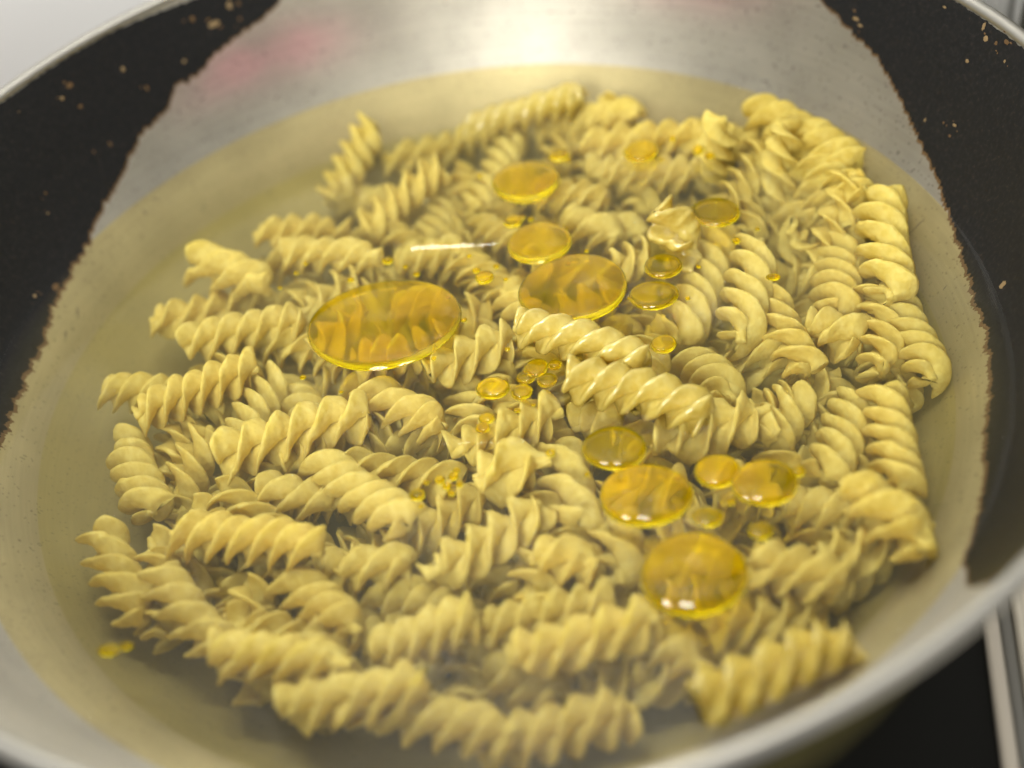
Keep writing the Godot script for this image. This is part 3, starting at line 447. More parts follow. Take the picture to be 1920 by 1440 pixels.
# bubbles: place on the water, radius, label
const BUBBLES := [
	[45.5, -33.4, 1.07, "clear bubble at the left foot of the pointed yellow fin"],
	[51.9, -42.7, 0.48],
	[36.5, -25.3, 0.71],
	[39.1, -26.7, 0.48],
	[83.9, -71.0, 0.83, "clear bubble at the back end of the right back fusilli"],
	[39.7, -18.8, 0.60],
	[31.8, -21.4, 0.48],
	[21.7, 23.3, 0.60],
	[39.6, 34.8, 0.48],
	[41.8, 96.1, 1.19, "clear bubble behind the wet fusilli at the lower right"],
	[39.5, 97.1, 0.71],
	[-24.6, -42.0, 0.48],
	[54.7, 8.6, 0.48],
	[68.0, 95.9, 1.07, "clear bubble clinging to the waterline at lower right, upper one"],
	[69.5, 99.2, 0.95, "clear bubble clinging to the waterline at lower right, lower one"],
	[-97.0, 74.3, 0.95, "clear bubble clinging to the waterline at lower left"],
	[-94.6, 77.6, 0.71],
	[20.8, -42.4, 0.48],
	[-17.2, -1.6, 0.48],
	[-3.8, 0.9, 0.48],
]
const FOLDS := [[Vector2(-3, -38), 13.0, 1.5, 0.5], [Vector2(-1, 33), 9.0, 0.6, 0.45], [Vector2(23, -87), 3.6, 1.0, 0.6], [Vector2(32, -88.5), 2.8, 1.2, 0.62], [Vector2(45, -90), 2.0, 0.9, 0.62], [Vector2(-33, -38), 1.3, 0.7, 0.5], [Vector2(12, -2), 3.0, 0.5, 0.48], [Vector2(41, -45), 2.0, 0.6, 0.52]]

var taken := {}
var rng := RandomNumberGenerator.new()
var noise := FastNoiseLite.new()
var profile_curve := PackedVector2Array()

func _ready() -> void:
	rng.seed = 11
	noise.seed = 5
	noise.frequency = 1.0
	noise.fractal_octaves = 3
	camera_and_light()
	pan()
	kitchen()
	water()
	pasta()
	oil()

# ---------------------------------------------------------------- camera, surroundings, lamp
func camera_and_light() -> void:
	var cam := Camera3D.new()
	cam.name = "camera"
	add_child(cam)
	var f := Vector3(0, -0.70440581, -0.70979748)
	var r := Vector3(0.98476377, -0.12343196, 0.12249436)
	var u := Vector3(0.17389743, 0.69898284, -0.69367332)
	cam.transform = Transform3D(Basis(r, u, -f).orthonormalized(), Vector3(0.006609, 0.210875, 0.22888))
	var lens := CameraAttributesPhysical.new()
	lens.frustum_focal_length = 40.51
	lens.frustum_focus_distance = 0.307
	lens.frustum_near = 0.01
	lens.frustum_far = 20.0
	lens.exposure_aperture = 4.4
	cam.attributes = lens
	cam.fov = 33.0
	cam.current = true

	var env := Environment.new()
	env.background_mode = Environment.BG_COLOR
	env.background_color = Color(0.38, 0.375, 0.355).linear_to_srgb()
	env.tonemap_mode = Environment.TONE_MAPPER_LINEAR
	env.tonemap_exposure = 0.95
	env.sdfgi_enabled = true
	env.ssao_enabled = true
	env.ssil_enabled = true
	env.volumetric_fog_enabled = true
	env.volumetric_fog_density = 0.0
	var we := WorldEnvironment.new()
	we.name = "surroundings"
	we.environment = env
	add_child(we)

	# the lamp under the cooker hood
	for q in [[Vector3(-0.115, 0.50, -0.035), "left one of two round lamps under the cooker hood"], [Vector3(0.02, 0.50, -0.02), "right one of two round lamps under the cooker hood"]]:
		var t := thing("hood_lamp", q[1], "lamp", q[0], "round lamps under the cooker hood")
		var housing := MeshInstance3D.new()
		housing.mesh = lathe([Vector2(0, 78), Vector2(38, 77), Vector2(46, 72), Vector2(48, 50), Vector2(46, 48), Vector2(44, 50), Vector2(43, 60), Vector2(0, 60)], 48)
		put(housing, "housing", mat(Color(0.7, 0.7, 0.7), 0.4), t)
		var glass := MeshInstance3D.new()
		glass.mesh = lathe([Vector2(0, 58), Vector2(40, 58), Vector2(41, 55), Vector2(39, 50), Vector2(0, 48)], 48)
		var gm := mat(Color(0.9, 0.9, 0.88), 0.4)
		gm.emission_enabled = true
		gm.emission = Color(1.0, 0.97, 0.9)
		gm.emission_energy_multiplier = 3.0
		put(glass, "diffuser", gm, t)
		var lamp := OmniLight3D.new()
		lamp.name = "lamp_light"
		lamp.light_size = 0.042
		lamp.light_color = Color(1.0, 0.98, 0.93)
		lamp.light_energy = 0.075
		lamp.omni_range = 8.0
		lamp.omni_attenuation = 2.0
		lamp.shadow_enabled = true
		t.add_child(lamp)

	# a soft light panel, added behind the camera to brighten wall and pan
	var c := thing("added_panel", "large added light panel, unseen high up behind the camera", "lamp", Vector3(-0.56, 0.80, 1.15))
	var aim := Basis.looking_at(Vector3(0.56, -0.80, -1.15).normalized(), Vector3.UP)
	var frame := MeshInstance3D.new()
	frame.mesh = box(Vector3(0.66, 0.56, 0.03), 0.004)
	frame.position = aim * Vector3(0, 0, 0.02)
	frame.basis = aim
	put(frame, "frame", mat(Color(0.7, 0.7, 0.7), 0.4), c)
	var panel := MeshInstance3D.new()
	panel.mesh = box(Vector3(0.61, 0.51, 0.006), 0.001)
	panel.position = aim * Vector3(0, 0, 0.004)
	panel.basis = aim
	var pm := mat(Color(0.9, 0.9, 0.88), 0.4)
	pm.emission_enabled = true
	pm.emission = Color(1.0, 0.96, 0.88)
	pm.emission_energy_multiplier = 2.0
	put(panel, "diffuser", pm, c)
	var big := AreaLight3D.new()
	big.name = "panel_light"
	big.area_size = Vector2(0.6, 0.5)
	big.light_color = Color(1.0, 0.99, 0.955)
	big.light_energy = 1.75
	big.area_range = 12.0
	big.shadow_enabled = true
	big.basis = aim
	big.position = aim * Vector3(0, 0, -0.004)
	c.add_child(big)

# ---------------------------------------------------------------- helpers
func numbered(called: String) -> String:
	var n: int = taken.get(called, 0)
	taken[called] = n + 1
	return called if n == 0 else "%s_%03d" % [called, n]

func tag(o: Node, label: String, category: String, group := "") -> void:
	o.set_meta("label", label)
	o.set_meta("category", category)
	if group != "":
		o.set_meta("group", group)

func thing(called: String, label: String, category: String, at := Vector3.ZERO, group := "") -> Node3D:
	var o := Node3D.new()
	o.name = numbered(called)
	add_child(o)
	o.position = at
	tag(o, label, category, group)
	return o

func put(o: MeshInstance3D, called: String, m: Material, parent: Node) -> MeshInstance3D:
	o.name = numbered(called) if parent == self else called
	o.material_override = m
	parent.add_child(o, true)
	return o

func mat(c: Color, rough: float, metal := 0.0) -> StandardMaterial3D:
	var m := StandardMaterial3D.new()
	m.albedo_color = c.linear_to_srgb()
	m.roughness = rough
	m.metallic = metal
	return m

# a mesh from points and triangles; a closed one is turned right side out
func mesh_of(v: PackedVector3Array, idx: PackedInt32Array, uv := PackedVector2Array(), closed := true) -> ArrayMesh:
	if closed:
		var vol := 0.0
		for i in range(0, idx.size(), 3):
			vol += v[idx[i]].dot(v[idx[i + 1]].cross(v[idx[i + 2]]))
		if vol > 0.0:
			for i in range(0, idx.size(), 3):
				var k := idx[i + 1]
				idx[i + 1] = idx[i + 2]
				idx[i + 2] = k
	var a := []
	a.resize(Mesh.ARRAY_MAX)
	a[Mesh.ARRAY_VERTEX] = v
	a[Mesh.ARRAY_INDEX] = idx
	if uv.size():
		a[Mesh.ARRAY_TEX_UV] = uv
	var st := SurfaceTool.new()
	st.create_from_arrays(a)
	st.generate_normals()
	return st.commit()

func lathe(pts: Array, n: int) -> ArrayMesh:
	var v := PackedVector3Array()
	var idx := PackedInt32Array()
	var m := pts.size()
	for i in n:
		var a := TAU * i / n
		for p in pts:
			v.append(Vector3(p.x * sin(a), p.y, -p.x * cos(a)) * MM)
	for i in n:
		var j := (i + 1) % n
		for k in m - 1:
			idx.append_array([i * m + k, i * m + k + 1, j * m + k, j * m + k, i * m + k + 1, j * m + k + 1])
	return mesh_of(v, idx)

func ramp(colors: Array) -> Gradient:
	var g := Gradient.new()
	g.offsets = PackedFloat32Array(colors.map(func(c): return c[0]))
	g.colors = PackedColorArray(colors.map(func(c): return c[1]))
	return g

func noise_tex(freq: float, seed_at: int, colors: Array, size := 512, octaves := 4) -> NoiseTexture2D:
	var n := FastNoiseLite.new()
	n.seed = seed_at
	n.frequency = freq
	n.fractal_octaves = octaves
	var t := NoiseTexture2D.new()
	t.width = size
	t.height = size
	t.seamless = true
	t.noise = n
	t.color_ramp = ramp(colors)
	return t

# ---------------------------------------------------------------- the pan
func profile_points() -> PackedVector2Array:
	if profile_curve.is_empty():
		var n := PROFILE.size()
		for i in n - 1:
			var p0: Vector2 = PROFILE[maxi(i - 1, 0)]
			var p1: Vector2 = PROFILE[i]
			var p2: Vector2 = PROFILE[i + 1]
			var p3: Vector2 = PROFILE[mini(i + 2, n - 1)]
			for k in 8:
				profile_curve.append(p1.cubic_interpolate(p2, p0, p3, k / 8.0))
		profile_curve.append(PROFILE[n - 1])
	return profile_curve

func wall_radius(y: float) -> float:
	var c := profile_points()
	for i in range(c.size() - 1, 40, -1):
		if c[i - 1].y <= y:
			return lerpf(c[i - 1].x, c[i].x, (y - c[i - 1].y) / maxf(c[i].y - c[i - 1].y, 1e-6))
	return c[40].x

func on_wall(deg: float, y: float, proud: float) -> Vector3:
	var r := wall_radius(y) - proud
	var a := deg_to_rad(deg)
	return Vector3(r * sin(a), y + proud * 0.4, -r * cos(a)) * MM

func pan() -> void:
	var t := thing("frying_pan", "wide old frying pan with worn black coating, full of pasta water", "pan")
	# inside of bare metal, with uv: round the pan, and up its side
	var c := profile_points()
	var n := 288
	var v := PackedVector3Array()
	var uv := PackedVector2Array()
	var idx := PackedInt32Array()
	var m := c.size()
	var along := PackedFloat32Array([0.0])
	for k in range(1, m):
		along.append(along[k - 1] + c[k].distance_to(c[k - 1]))
	for i in n + 1:
		var a := TAU * i / n
		for k in m:
			v.append(Vector3(c[k].x * sin(a), c[k].y, -c[k].x * cos(a)) * MM)
			uv.append(Vector2(fposmod(0.5 + float(i) / n, 1.0) if i < n else 0.5, along[k] / along[m - 1]))
	for i in n + 1:
		for k in m:
			uv[i * m + k].x = float(i) / n
	var wall_idx := PackedInt32Array()
	for i in n:
		for k in m - 1:
			var a0 := i * m + k
			var b0 := a0 + m
			(wall_idx if c[k].y > -1.2 else idx).append_array([a0, a0 + 1, b0, b0, a0 + 1, b0 + 1])
	var metal := mat(Color(1, 1, 1), 1.0, 1.0)
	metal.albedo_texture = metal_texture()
	metal.roughness = 0.56
	metal.anisotropy_enabled = true
	metal.anisotropy = -0.8
	metal.metallic_specular = 0.5
	var inside := MeshInstance3D.new()
	inside.mesh = mesh_of(v, wall_idx, uv, false)
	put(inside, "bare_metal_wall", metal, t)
	# dull metal; its pale tint stands in for light scattered by the water
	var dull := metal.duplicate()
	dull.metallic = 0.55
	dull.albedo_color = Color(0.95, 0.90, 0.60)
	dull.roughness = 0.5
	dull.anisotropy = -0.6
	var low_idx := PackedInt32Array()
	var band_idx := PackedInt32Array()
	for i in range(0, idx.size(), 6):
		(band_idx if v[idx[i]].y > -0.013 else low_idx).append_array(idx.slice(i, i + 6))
	var haze_tinted := metal.duplicate()
	haze_tinted.metallic = 0.8
	haze_tinted.albedo_color = Color(1.0, 0.955, 0.76)  # yellow haze of the cloudy water, put into the metal's colour
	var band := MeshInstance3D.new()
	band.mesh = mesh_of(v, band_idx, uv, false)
	put(band, "submerged_wall", haze_tinted, t)
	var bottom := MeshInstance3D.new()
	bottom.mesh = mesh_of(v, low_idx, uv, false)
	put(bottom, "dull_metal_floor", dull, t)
	# the outside, its base and the rolled rim
	var outer := MeshInstance3D.new()
	var op := [Vector2(0, -34)]
	for k in range(2, PROFILE.size()):
		op.append(PROFILE[k] + Vector2(2.2, -3.2 if k < 6 else -1.6))
	outer.mesh = lathe(op, 160)
	put(outer, "outside", mat(Color(0.03, 0.03, 0.032), 0.4), t)
	var rim := MeshInstance3D.new()
	var rp := []
	for k in 17:
		var a := TAU * k / 16.0
		rp.append(Vector2(140.9 + 1.75 * cos(a), 39.3 + 1.6 * sin(a)))
	rim.mesh = lathe(rp, 240)
	put(rim, "rolled_rim", mat(Color(0.37, 0.36, 0.335), 0.42, 0.85), t)

	var black := mat(Color(1, 1, 1), 0.5)
	black.albedo_texture = coat_texture()
	black.metallic_specular = 0.36
	black.uv1_triplanar = true
	black.uv1_scale = Vector3.ONE * 22.0
	black.heightmap_enabled = false
	var bronze := mat(Color(0.15, 0.088, 0.038), 0.5, 0.4)
	var tan := mat(Color(0.27, 0.19, 0.095), 0.5, 0.3)
	for side in [[COAT_LEFT, "black coating worn back to a ragged edge on the left wall"], [COAT_RIGHT, "black coating worn back to a ragged edge on the right wall"]]:
		var o := MeshInstance3D.new()
		o.mesh = coat(side[0], 0.16, 0.0, 38.0)
		put(o, "black_coating", black, t)
		o.set_meta("label", side[1])
		var w := MeshInstance3D.new()
		w.mesh = coat(side[0], 0.08, 0.45, 10.0)
		put(w, "worn_edge", bronze, t)
	for q in FLAKES:
		flake(q[0], q[1], q[2], tan if rng.randf() < 0.55 else bronze, t, "flaked_spot")
		for k in rng.randi_range(0, 2):
			flake(q[0] + rng.randf_range(-1.2, 1.2), q[1] + rng.randf_range(-2, 2), q[2] * 0.45, bronze, t, "flaked_spot")
	# dark dashes scored into the bare metal
	var dark := mat(Color(0.05, 0.045, 0.04), 0.6)
	for k in 46:
		var deg := rng.randf_range(-60, 95)
		var y := rng.randf_range(-14, 34)
		if y > edge_at(COAT_LEFT, deg) - 1.5 or y > edge_at(COAT_RIGHT, deg) - 1.5:
			continue
		scratch(deg, y, rng.randf_range(0.5, 2.6), rng.randf_range(-0.5, 0.5) + (PI / 2 if rng.randf() < 0.35 else 0.0), dark, t)
	for q in [[80.0, -6.0, 4.5, 1.5], [77, 6.0, 3.2, 1.45], [-66.0, -7.5, 4.0, 0.5], [-70.0, -8.0, 3.0, 0.3], [-32, 13.0, 2.6, 0.2], [-17, 30.0, 2.4, -0.3], [-40, -9.0, 2.6, 0.3]]:
		scratch(q[0], q[1], q[2], q[3], dark, t)

func edge_at(edge: Array, deg: float) -> float:
	if deg <= edge[0].x or deg >= edge[-1].x:
		return 99.0
	for i in edge.size() - 1:
		if deg <= edge[i + 1].x:
			return lerpf(edge[i].y, edge[i + 1].y, (deg - edge[i].x) / (edge[i + 1].x - edge[i].x))
	return 99.0

func coat(edge: Array, proud: float, spread: float, height: float) -> ArrayMesh:
	var v := PackedVector3Array()
	var idx := PackedInt32Array()
	var rows := 22
	var from: float = edge[0].x
	var to: float = edge[-1].x
	var n := int((to - from) / 0.14)
	for i in n + 1:
		var deg := lerpf(from, to, float(i) / n)
		var low := edge_at(edge, clampf(deg, from + 0.001, to - 0.001))
		low += 0.9 * noise.get_noise_2d(deg * 0.55, 3.0) + 0.75 * noise.get_noise_2d(deg * 2.3, 9.0) - spread * (0.6 + 1.4 * absf(noise.get_noise_2d(deg * 1.4, 40.0)))
		var top := 38.7 + 0.35 * noise.get_noise_2d(deg * 0.9, 70.0)
		if deg < 0.0 and deg > -38.0:
			top -= clampf((deg + 38.0) / 10.0, 0.0, 1.0) * (1.3 + 0.5 * noise.get_noise_2d(deg * 2.0, 90.0))
		low = minf(low, top)
		top = minf(top, low + height) if height < 30.0 else top
		for k in rows + 1:
			var y := lerpf(low, top, pow(float(k) / rows, 1.2))
			v.append(on_wall(deg, y, proud * (0.15 if k == 0 else 1.0)))
	for i in n:
		for k in rows:
			var a0 := i * (rows + 1) + k
			var b0 := a0 + rows + 1
			idx.append_array([a0, a0 + 1, b0, b0, a0 + 1, b0 + 1])
	return mesh_of(v, idx, PackedVector2Array(), false)

func flake(deg: float, y: float, size: float, m: Material, t: Node, called: String) -> void:
	var v := PackedVector3Array([on_wall(deg, y, 0.30)])
	var idx := PackedInt32Array()
	var n := 14
	var long := rng.randf_range(0.7, 1.6)
	for k in n:
		var a := TAU * k / n
		var r := size * 0.62 * (1.0 + 0.45 * noise.get_noise_2d(cos(a) * 1.5 + deg, sin(a) * 1.5 + y))
		v.append(on_wall(deg + rad_to_deg(r * cos(a) * long / 134.0), y + r * sin(a) / long, 0.26))
		idx.append_array([0, 1 + k, 1 + (k + 1) % n])
	var o := MeshInstance3D.new()
	o.mesh = mesh_of(v, idx, PackedVector2Array(), false)
	put(o, called, m, t)

func scratch(deg: float, y: float, length: float, turn: float, m: Material, t: Node) -> void:
	var v := PackedVector3Array()
	var idx := PackedInt32Array()
	for k in 6:
		var s := (k / 5.0 - 0.5) * length
		var w := 0.13 * sin(PI * (k + 0.4) / 5.8)
		for e in [-w, w]:
			v.append(on_wall(deg + rad_to_deg((s * cos(turn) - e * sin(turn)) / 122.0), y + s * sin(turn) + e * cos(turn), 0.05))
	for k in 5:
		idx.append_array([2 * k, 2 * k + 1, 2 * k + 2, 2 * k + 2, 2 * k + 1, 2 * k + 3])
	var o := MeshInstance3D.new()
	o.mesh = mesh_of(v, idx, PackedVector2Array(), false)
	put(o, "scratch", m, t)

func metal_texture() -> ImageTexture:
	var w := 2048
	var h := 512
	var img := Image.create(w, h, false, Image.FORMAT_RGB8)
	var brush := FastNoiseLite.new()
	brush.seed = 21
	brush.frequency = 1.0
	brush.fractal_octaves = 2
	var blot := FastNoiseLite.new()
	blot.seed = 4
	blot.frequency = 1.0
	blot.fractal_octaves = 4
	for j in h:
		var vv := float(j) / h
		for i in w:
			var uu := float(i) / w
			var ca := cos(TAU * uu) * 2.0
			var sa := sin(TAU * uu) * 2.0
			var b := brush.get_noise_3d(ca * 1.4, sa * 1.4, vv * 160.0)
			var s := blot.get_noise_3d(ca * 2.2, sa * 2.2, vv * 7.0)
			var g := 0.43 + 0.035 * b + 0.08 * s
			var c := Color(g, g * 0.955, g * 0.84)
			# blurred pink reflections painted into the metal, two soft patches on the far wall
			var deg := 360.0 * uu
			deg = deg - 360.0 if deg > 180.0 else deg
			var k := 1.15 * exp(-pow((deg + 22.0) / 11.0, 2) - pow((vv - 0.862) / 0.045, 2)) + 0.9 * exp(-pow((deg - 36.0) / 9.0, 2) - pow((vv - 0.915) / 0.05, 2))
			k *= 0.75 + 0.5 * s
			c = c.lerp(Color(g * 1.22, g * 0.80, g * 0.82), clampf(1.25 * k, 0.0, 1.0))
			if blot.get_noise_3d(ca * 60.0, sa * 60.0, vv * 120.0) > 0.47:
				c = c * 0.55
			img.set_pixel(i, j, c.linear_to_srgb())
	return ImageTexture.create_from_image(img)

func coat_texture() -> NoiseTexture2D:
	return noise_tex(0.03, 8, [[0.0, Color(0.055, 0.058, 0.064)], [0.5, Color(0.08, 0.083, 0.09)], [0.74, Color(0.12, 0.12, 0.122)], [0.86, Color(0.20, 0.17, 0.15)], [1.0, Color(0.32, 0.24, 0.17)]], 1024, 5)

# ---------------------------------------------------------------- hob, worktops, wall
func struct(called: String, o: MeshInstance3D, m: Material, label := "") -> void:
	put(o, called, m, self)
	o.set_meta("kind", "structure")
	if label != "":
		o.set_meta("label", label)

func box(size: Vector3, bevel := 0.0006) -> ArrayMesh:
	var v := PackedVector3Array()
	var idx := PackedInt32Array()
	var e := size / 2.0
	for s in [[0, 1, 2], [1, 2, 0], [2, 0, 1]]:
		for q in [-1.0, 1.0]:
			var b := v.size()
			for uvw in [[-1.0, -1.0], [1.0, -1.0], [1.0, 1.0], [-1.0, 1.0]]:
				var p := Vector3.ZERO
				p[s[0]] = q * e[s[0]]
				p[s[1]] = uvw[0] * (e[s[1]] - bevel)
				p[s[2]] = uvw[1] * (e[s[2]] - bevel)
				v.append(p)
			idx.append_array([b, b + 1, b + 2, b, b + 2, b + 3] if q < 0 else [b, b + 2, b + 1, b, b + 3, b + 2])
	# bevels: hull edges between the six faces
	for s in [[0, 1, 2], [1, 2, 0], [2, 0, 1]]:
		for q in [-1.0, 1.0]:
			for r in [-1.0, 1.0]:
				var b := v.size()
				for w in [-1.0, 1.0]:
					var p := Vector3.ZERO
					p[s[0]] = q * e[s[0]]
					p[s[1]] = r * (e[s[1]] - bevel)
					p[s[2]] = w * (e[s[2]] - bevel)
					v.append(p)
					p[s[0]] = q * (e[s[0]] - bevel)
					p[s[1]] = r * e[s[1]]
					v.append(p)
				idx.append_array([b, b + 1, b + 2, b + 2, b + 1, b + 3] if q * r < 0 else [b, b + 2, b + 1, b + 2, b + 3, b + 1])
	var a := []
	a.resize(Mesh.ARRAY_MAX)
	a[Mesh.ARRAY_VERTEX] = v
	a[Mesh.ARRAY_INDEX] = idx
	var st := SurfaceTool.new()
	st.create_from_arrays(a)
	st.generate_normals()
	return st.commit()

func slab(size: Vector3, at: Vector3, turn: float) -> MeshInstance3D:
	var o := MeshInstance3D.new()
	o.mesh = box(size)
	o.position = at
	o.rotation.y = turn
	return o

func kitchen() -> void:
	# the cooker and worktops lie turned a little against the pan's own axes
	var turn := -deg_to_rad(15.0)
	var B := Basis(Vector3.UP, turn)
	var place := func(x: float, y: float, z: float) -> Vector3: return B * Vector3(x, y, z)
	# edge of the hob through the point (98.7, 75.4) mm
	var e := (B.inverse() * Vector3(0.0987, 0, 0.0754)).x
	var hob := thing("hob", "black glass hob under the pan", "hob")
	var plate := slab(Vector3(0.235, 0.012, 0.62), place.call(e - 0.1175, -0.042, 0.0), turn)
	var hm := mat(Color(0.008, 0.008, 0.007), 0.4)
	hm.metallic_specular = 0.2
	put(plate, "glass_plate", hm, hob)
	put(slab(Vector3(0.0020, 0.013, 0.62), place.call(e - 0.2362, -0.0415, 0.0), turn), "side_trim", mat(Color(0.3, 0.3, 0.29), 0.35, 0.8), hob)
	# grey worktop at the right: a pale metal trim, a groove and wooden boards
	var wt := thing("worktop", "pale grey wooden worktop with a metal edge strip, right of the hob", "worktop")
	var pale := mat(Color(0.50, 0.45, 0.38), 0.45)
	var wood := grain_mat([[0.0, Color(0.74, 0.71, 0.65)], [0.5, Color(0.82, 0.79, 0.73)], [1.0, Color(0.88, 0.85, 0.79)]], 31)
	put(slab(Vector3(0.0030, 0.014, 0.62), place.call(e + 0.0017, -0.041, 0.0), turn), "edge_strip", pale, wt)
	put(slab(Vector3(0.0030, 0.010, 0.62), place.call(e + 0.0050, -0.0415, 0.0), turn), "groove", mat(Color(0.16, 0.155, 0.14), 0.5), wt)
	for k in 4:
		put(slab(Vector3(0.0695, 0.012, 0.62), place.call(e + 0.0067 + 0.035 + 0.070 * k, -0.0405, 0.0), turn), "board", wood, wt)
	# dark brown wood at the left
	var dw := thing("wooden_board", "dark brown scratched wooden board left of the hob", "board")
	var brown := grain_mat([[0.0, Color(0.20, 0.14, 0.10)], [0.55, Color(0.31, 0.23, 0.18)], [0.8, Color(0.36, 0.28, 0.22)], [0.9, Color(0.62, 0.52, 0.40)], [1.0, Color(0.72, 0.62, 0.48)]], 33)
	for k in 3:
		put(slab(Vector3(0.0795, 0.012, 0.62), place.call(e - 0.2375 - 0.040 - 0.080 * k, -0.0405, 0.0), turn), "board", brown, dw)
	# white tiled wall behind
	var wall := MeshInstance3D.new()
	wall.mesh = box(Vector3(1.5, 1.3, 0.03))
	wall.position = place.call(0.0, 0.56, -0.180)
	wall.rotation.y = turn
	struct("wall", wall, mat(Color(0.62, 0.61, 0.58), 0.5), "white tiled wall behind the hob")
	var tile_m := mat(Color(0.92, 0.935, 0.95), 0.18)
	var tile_mesh := box(Vector3(0.178, 0.178, 0.008), 0.0012)
	for i in range(-4, 4):
		for j in 6:
			var tile := MeshInstance3D.new()
			tile.mesh = tile_mesh
			tile.position = Vector3(0.0525 + 0.18 * i, -0.56 - 0.036 + 0.09 + 0.18 * j, 0.0185)
			put(tile, "tile", tile_m, wall)
	var post := slab(Vector3(0.05, 0.34, 0.03), place.call(0.1695, 0.134, -0.141), turn)
	put(post, "cabinet_side", mat(Color(0.05, 0.045, 0.022), 0.5), self)
	tag(post, "dark brown cabinet edge against the white tiles at the right", "cabinet")
	# worktop and floor carry on below everything
	var base := slab(Vector3(1.6, 0.03, 0.9), Vector3(0, -0.065, 0.05), turn)
	struct("worktop_base", base, mat(Color(0.1, 0.09, 0.08), 0.7))

func grain_mat(colors: Array, seed_at: int) -> StandardMaterial3D:
	var m := mat(Color(1, 1, 1), 0.5)
	m.albedo_texture = noise_tex(0.02, seed_at, colors, 512, 5)
	m.uv1_triplanar = true
	m.uv1_scale = Vector3(60, 60, 5)
	return m

# ---------------------------------------------------------------- the water
func wet_segments() -> Array:
	var out := []
	for q in FUSILLI:
		if q[0] != "" and maxf(q[1].y, q[2].y) > -1.5 and q[1].z < 80.0:
			out.append([Vector2(q[1].x, q[1].z), Vector2(q[2].x, q[2].z), q[1].y, q[2].y])
	return out

func water_height(x: float, z: float, wets: Array) -> float:
	var r := sqrt(x * x + z * z)
	var h := 0.22 * exp(-(121.85 - r) / 0.8)
	h += 0.03 * noise.get_noise_2d(x * 0.03, z * 0.03) + 0.004 * noise.get_noise_2d(x * 0.14, z * 0.14)
	var p := Vector2(x, z)
	for w in wets:
		var c := Geometry2D.get_closest_point_to_segment(p, w[0], w[1])
		var d := p.distance_to(c)
		if d < 12.0:
			var t: float = w[0].distance_to(c) / maxf(w[0].distance_to(w[1]), 0.01)
			var up := clampf((lerpf(w[2], w[3], t) + 3.5) / 3.5, 0.0, 1.0)
			h = maxf(h, 0.35 * up * exp(-maxf(d - 3.6, 0.0) / 1.5))
	# folds where the skin of the water rides over a fin that nearly breaks it: middle, half length, width, slope
	for s in FOLDS:
		var dx: float = absf(x - s[0].x) / s[1]
		var dz: float = z - s[0].y - 0.2 * (x - s[0].x)
		if dx < 1.3 and dz > -5.0 and dz < 2.2:
			var wide: float = s[2] * clampf(1.25 - dx, 0.0, 0.45) / 0.45
			h += s[3] * wide * (smoothstep(-5.0, 0.0, dz) if dz < 0.0 else clampf(1.0 - dz / maxf(wide, 0.05), 0.0, 1.0))
	return h

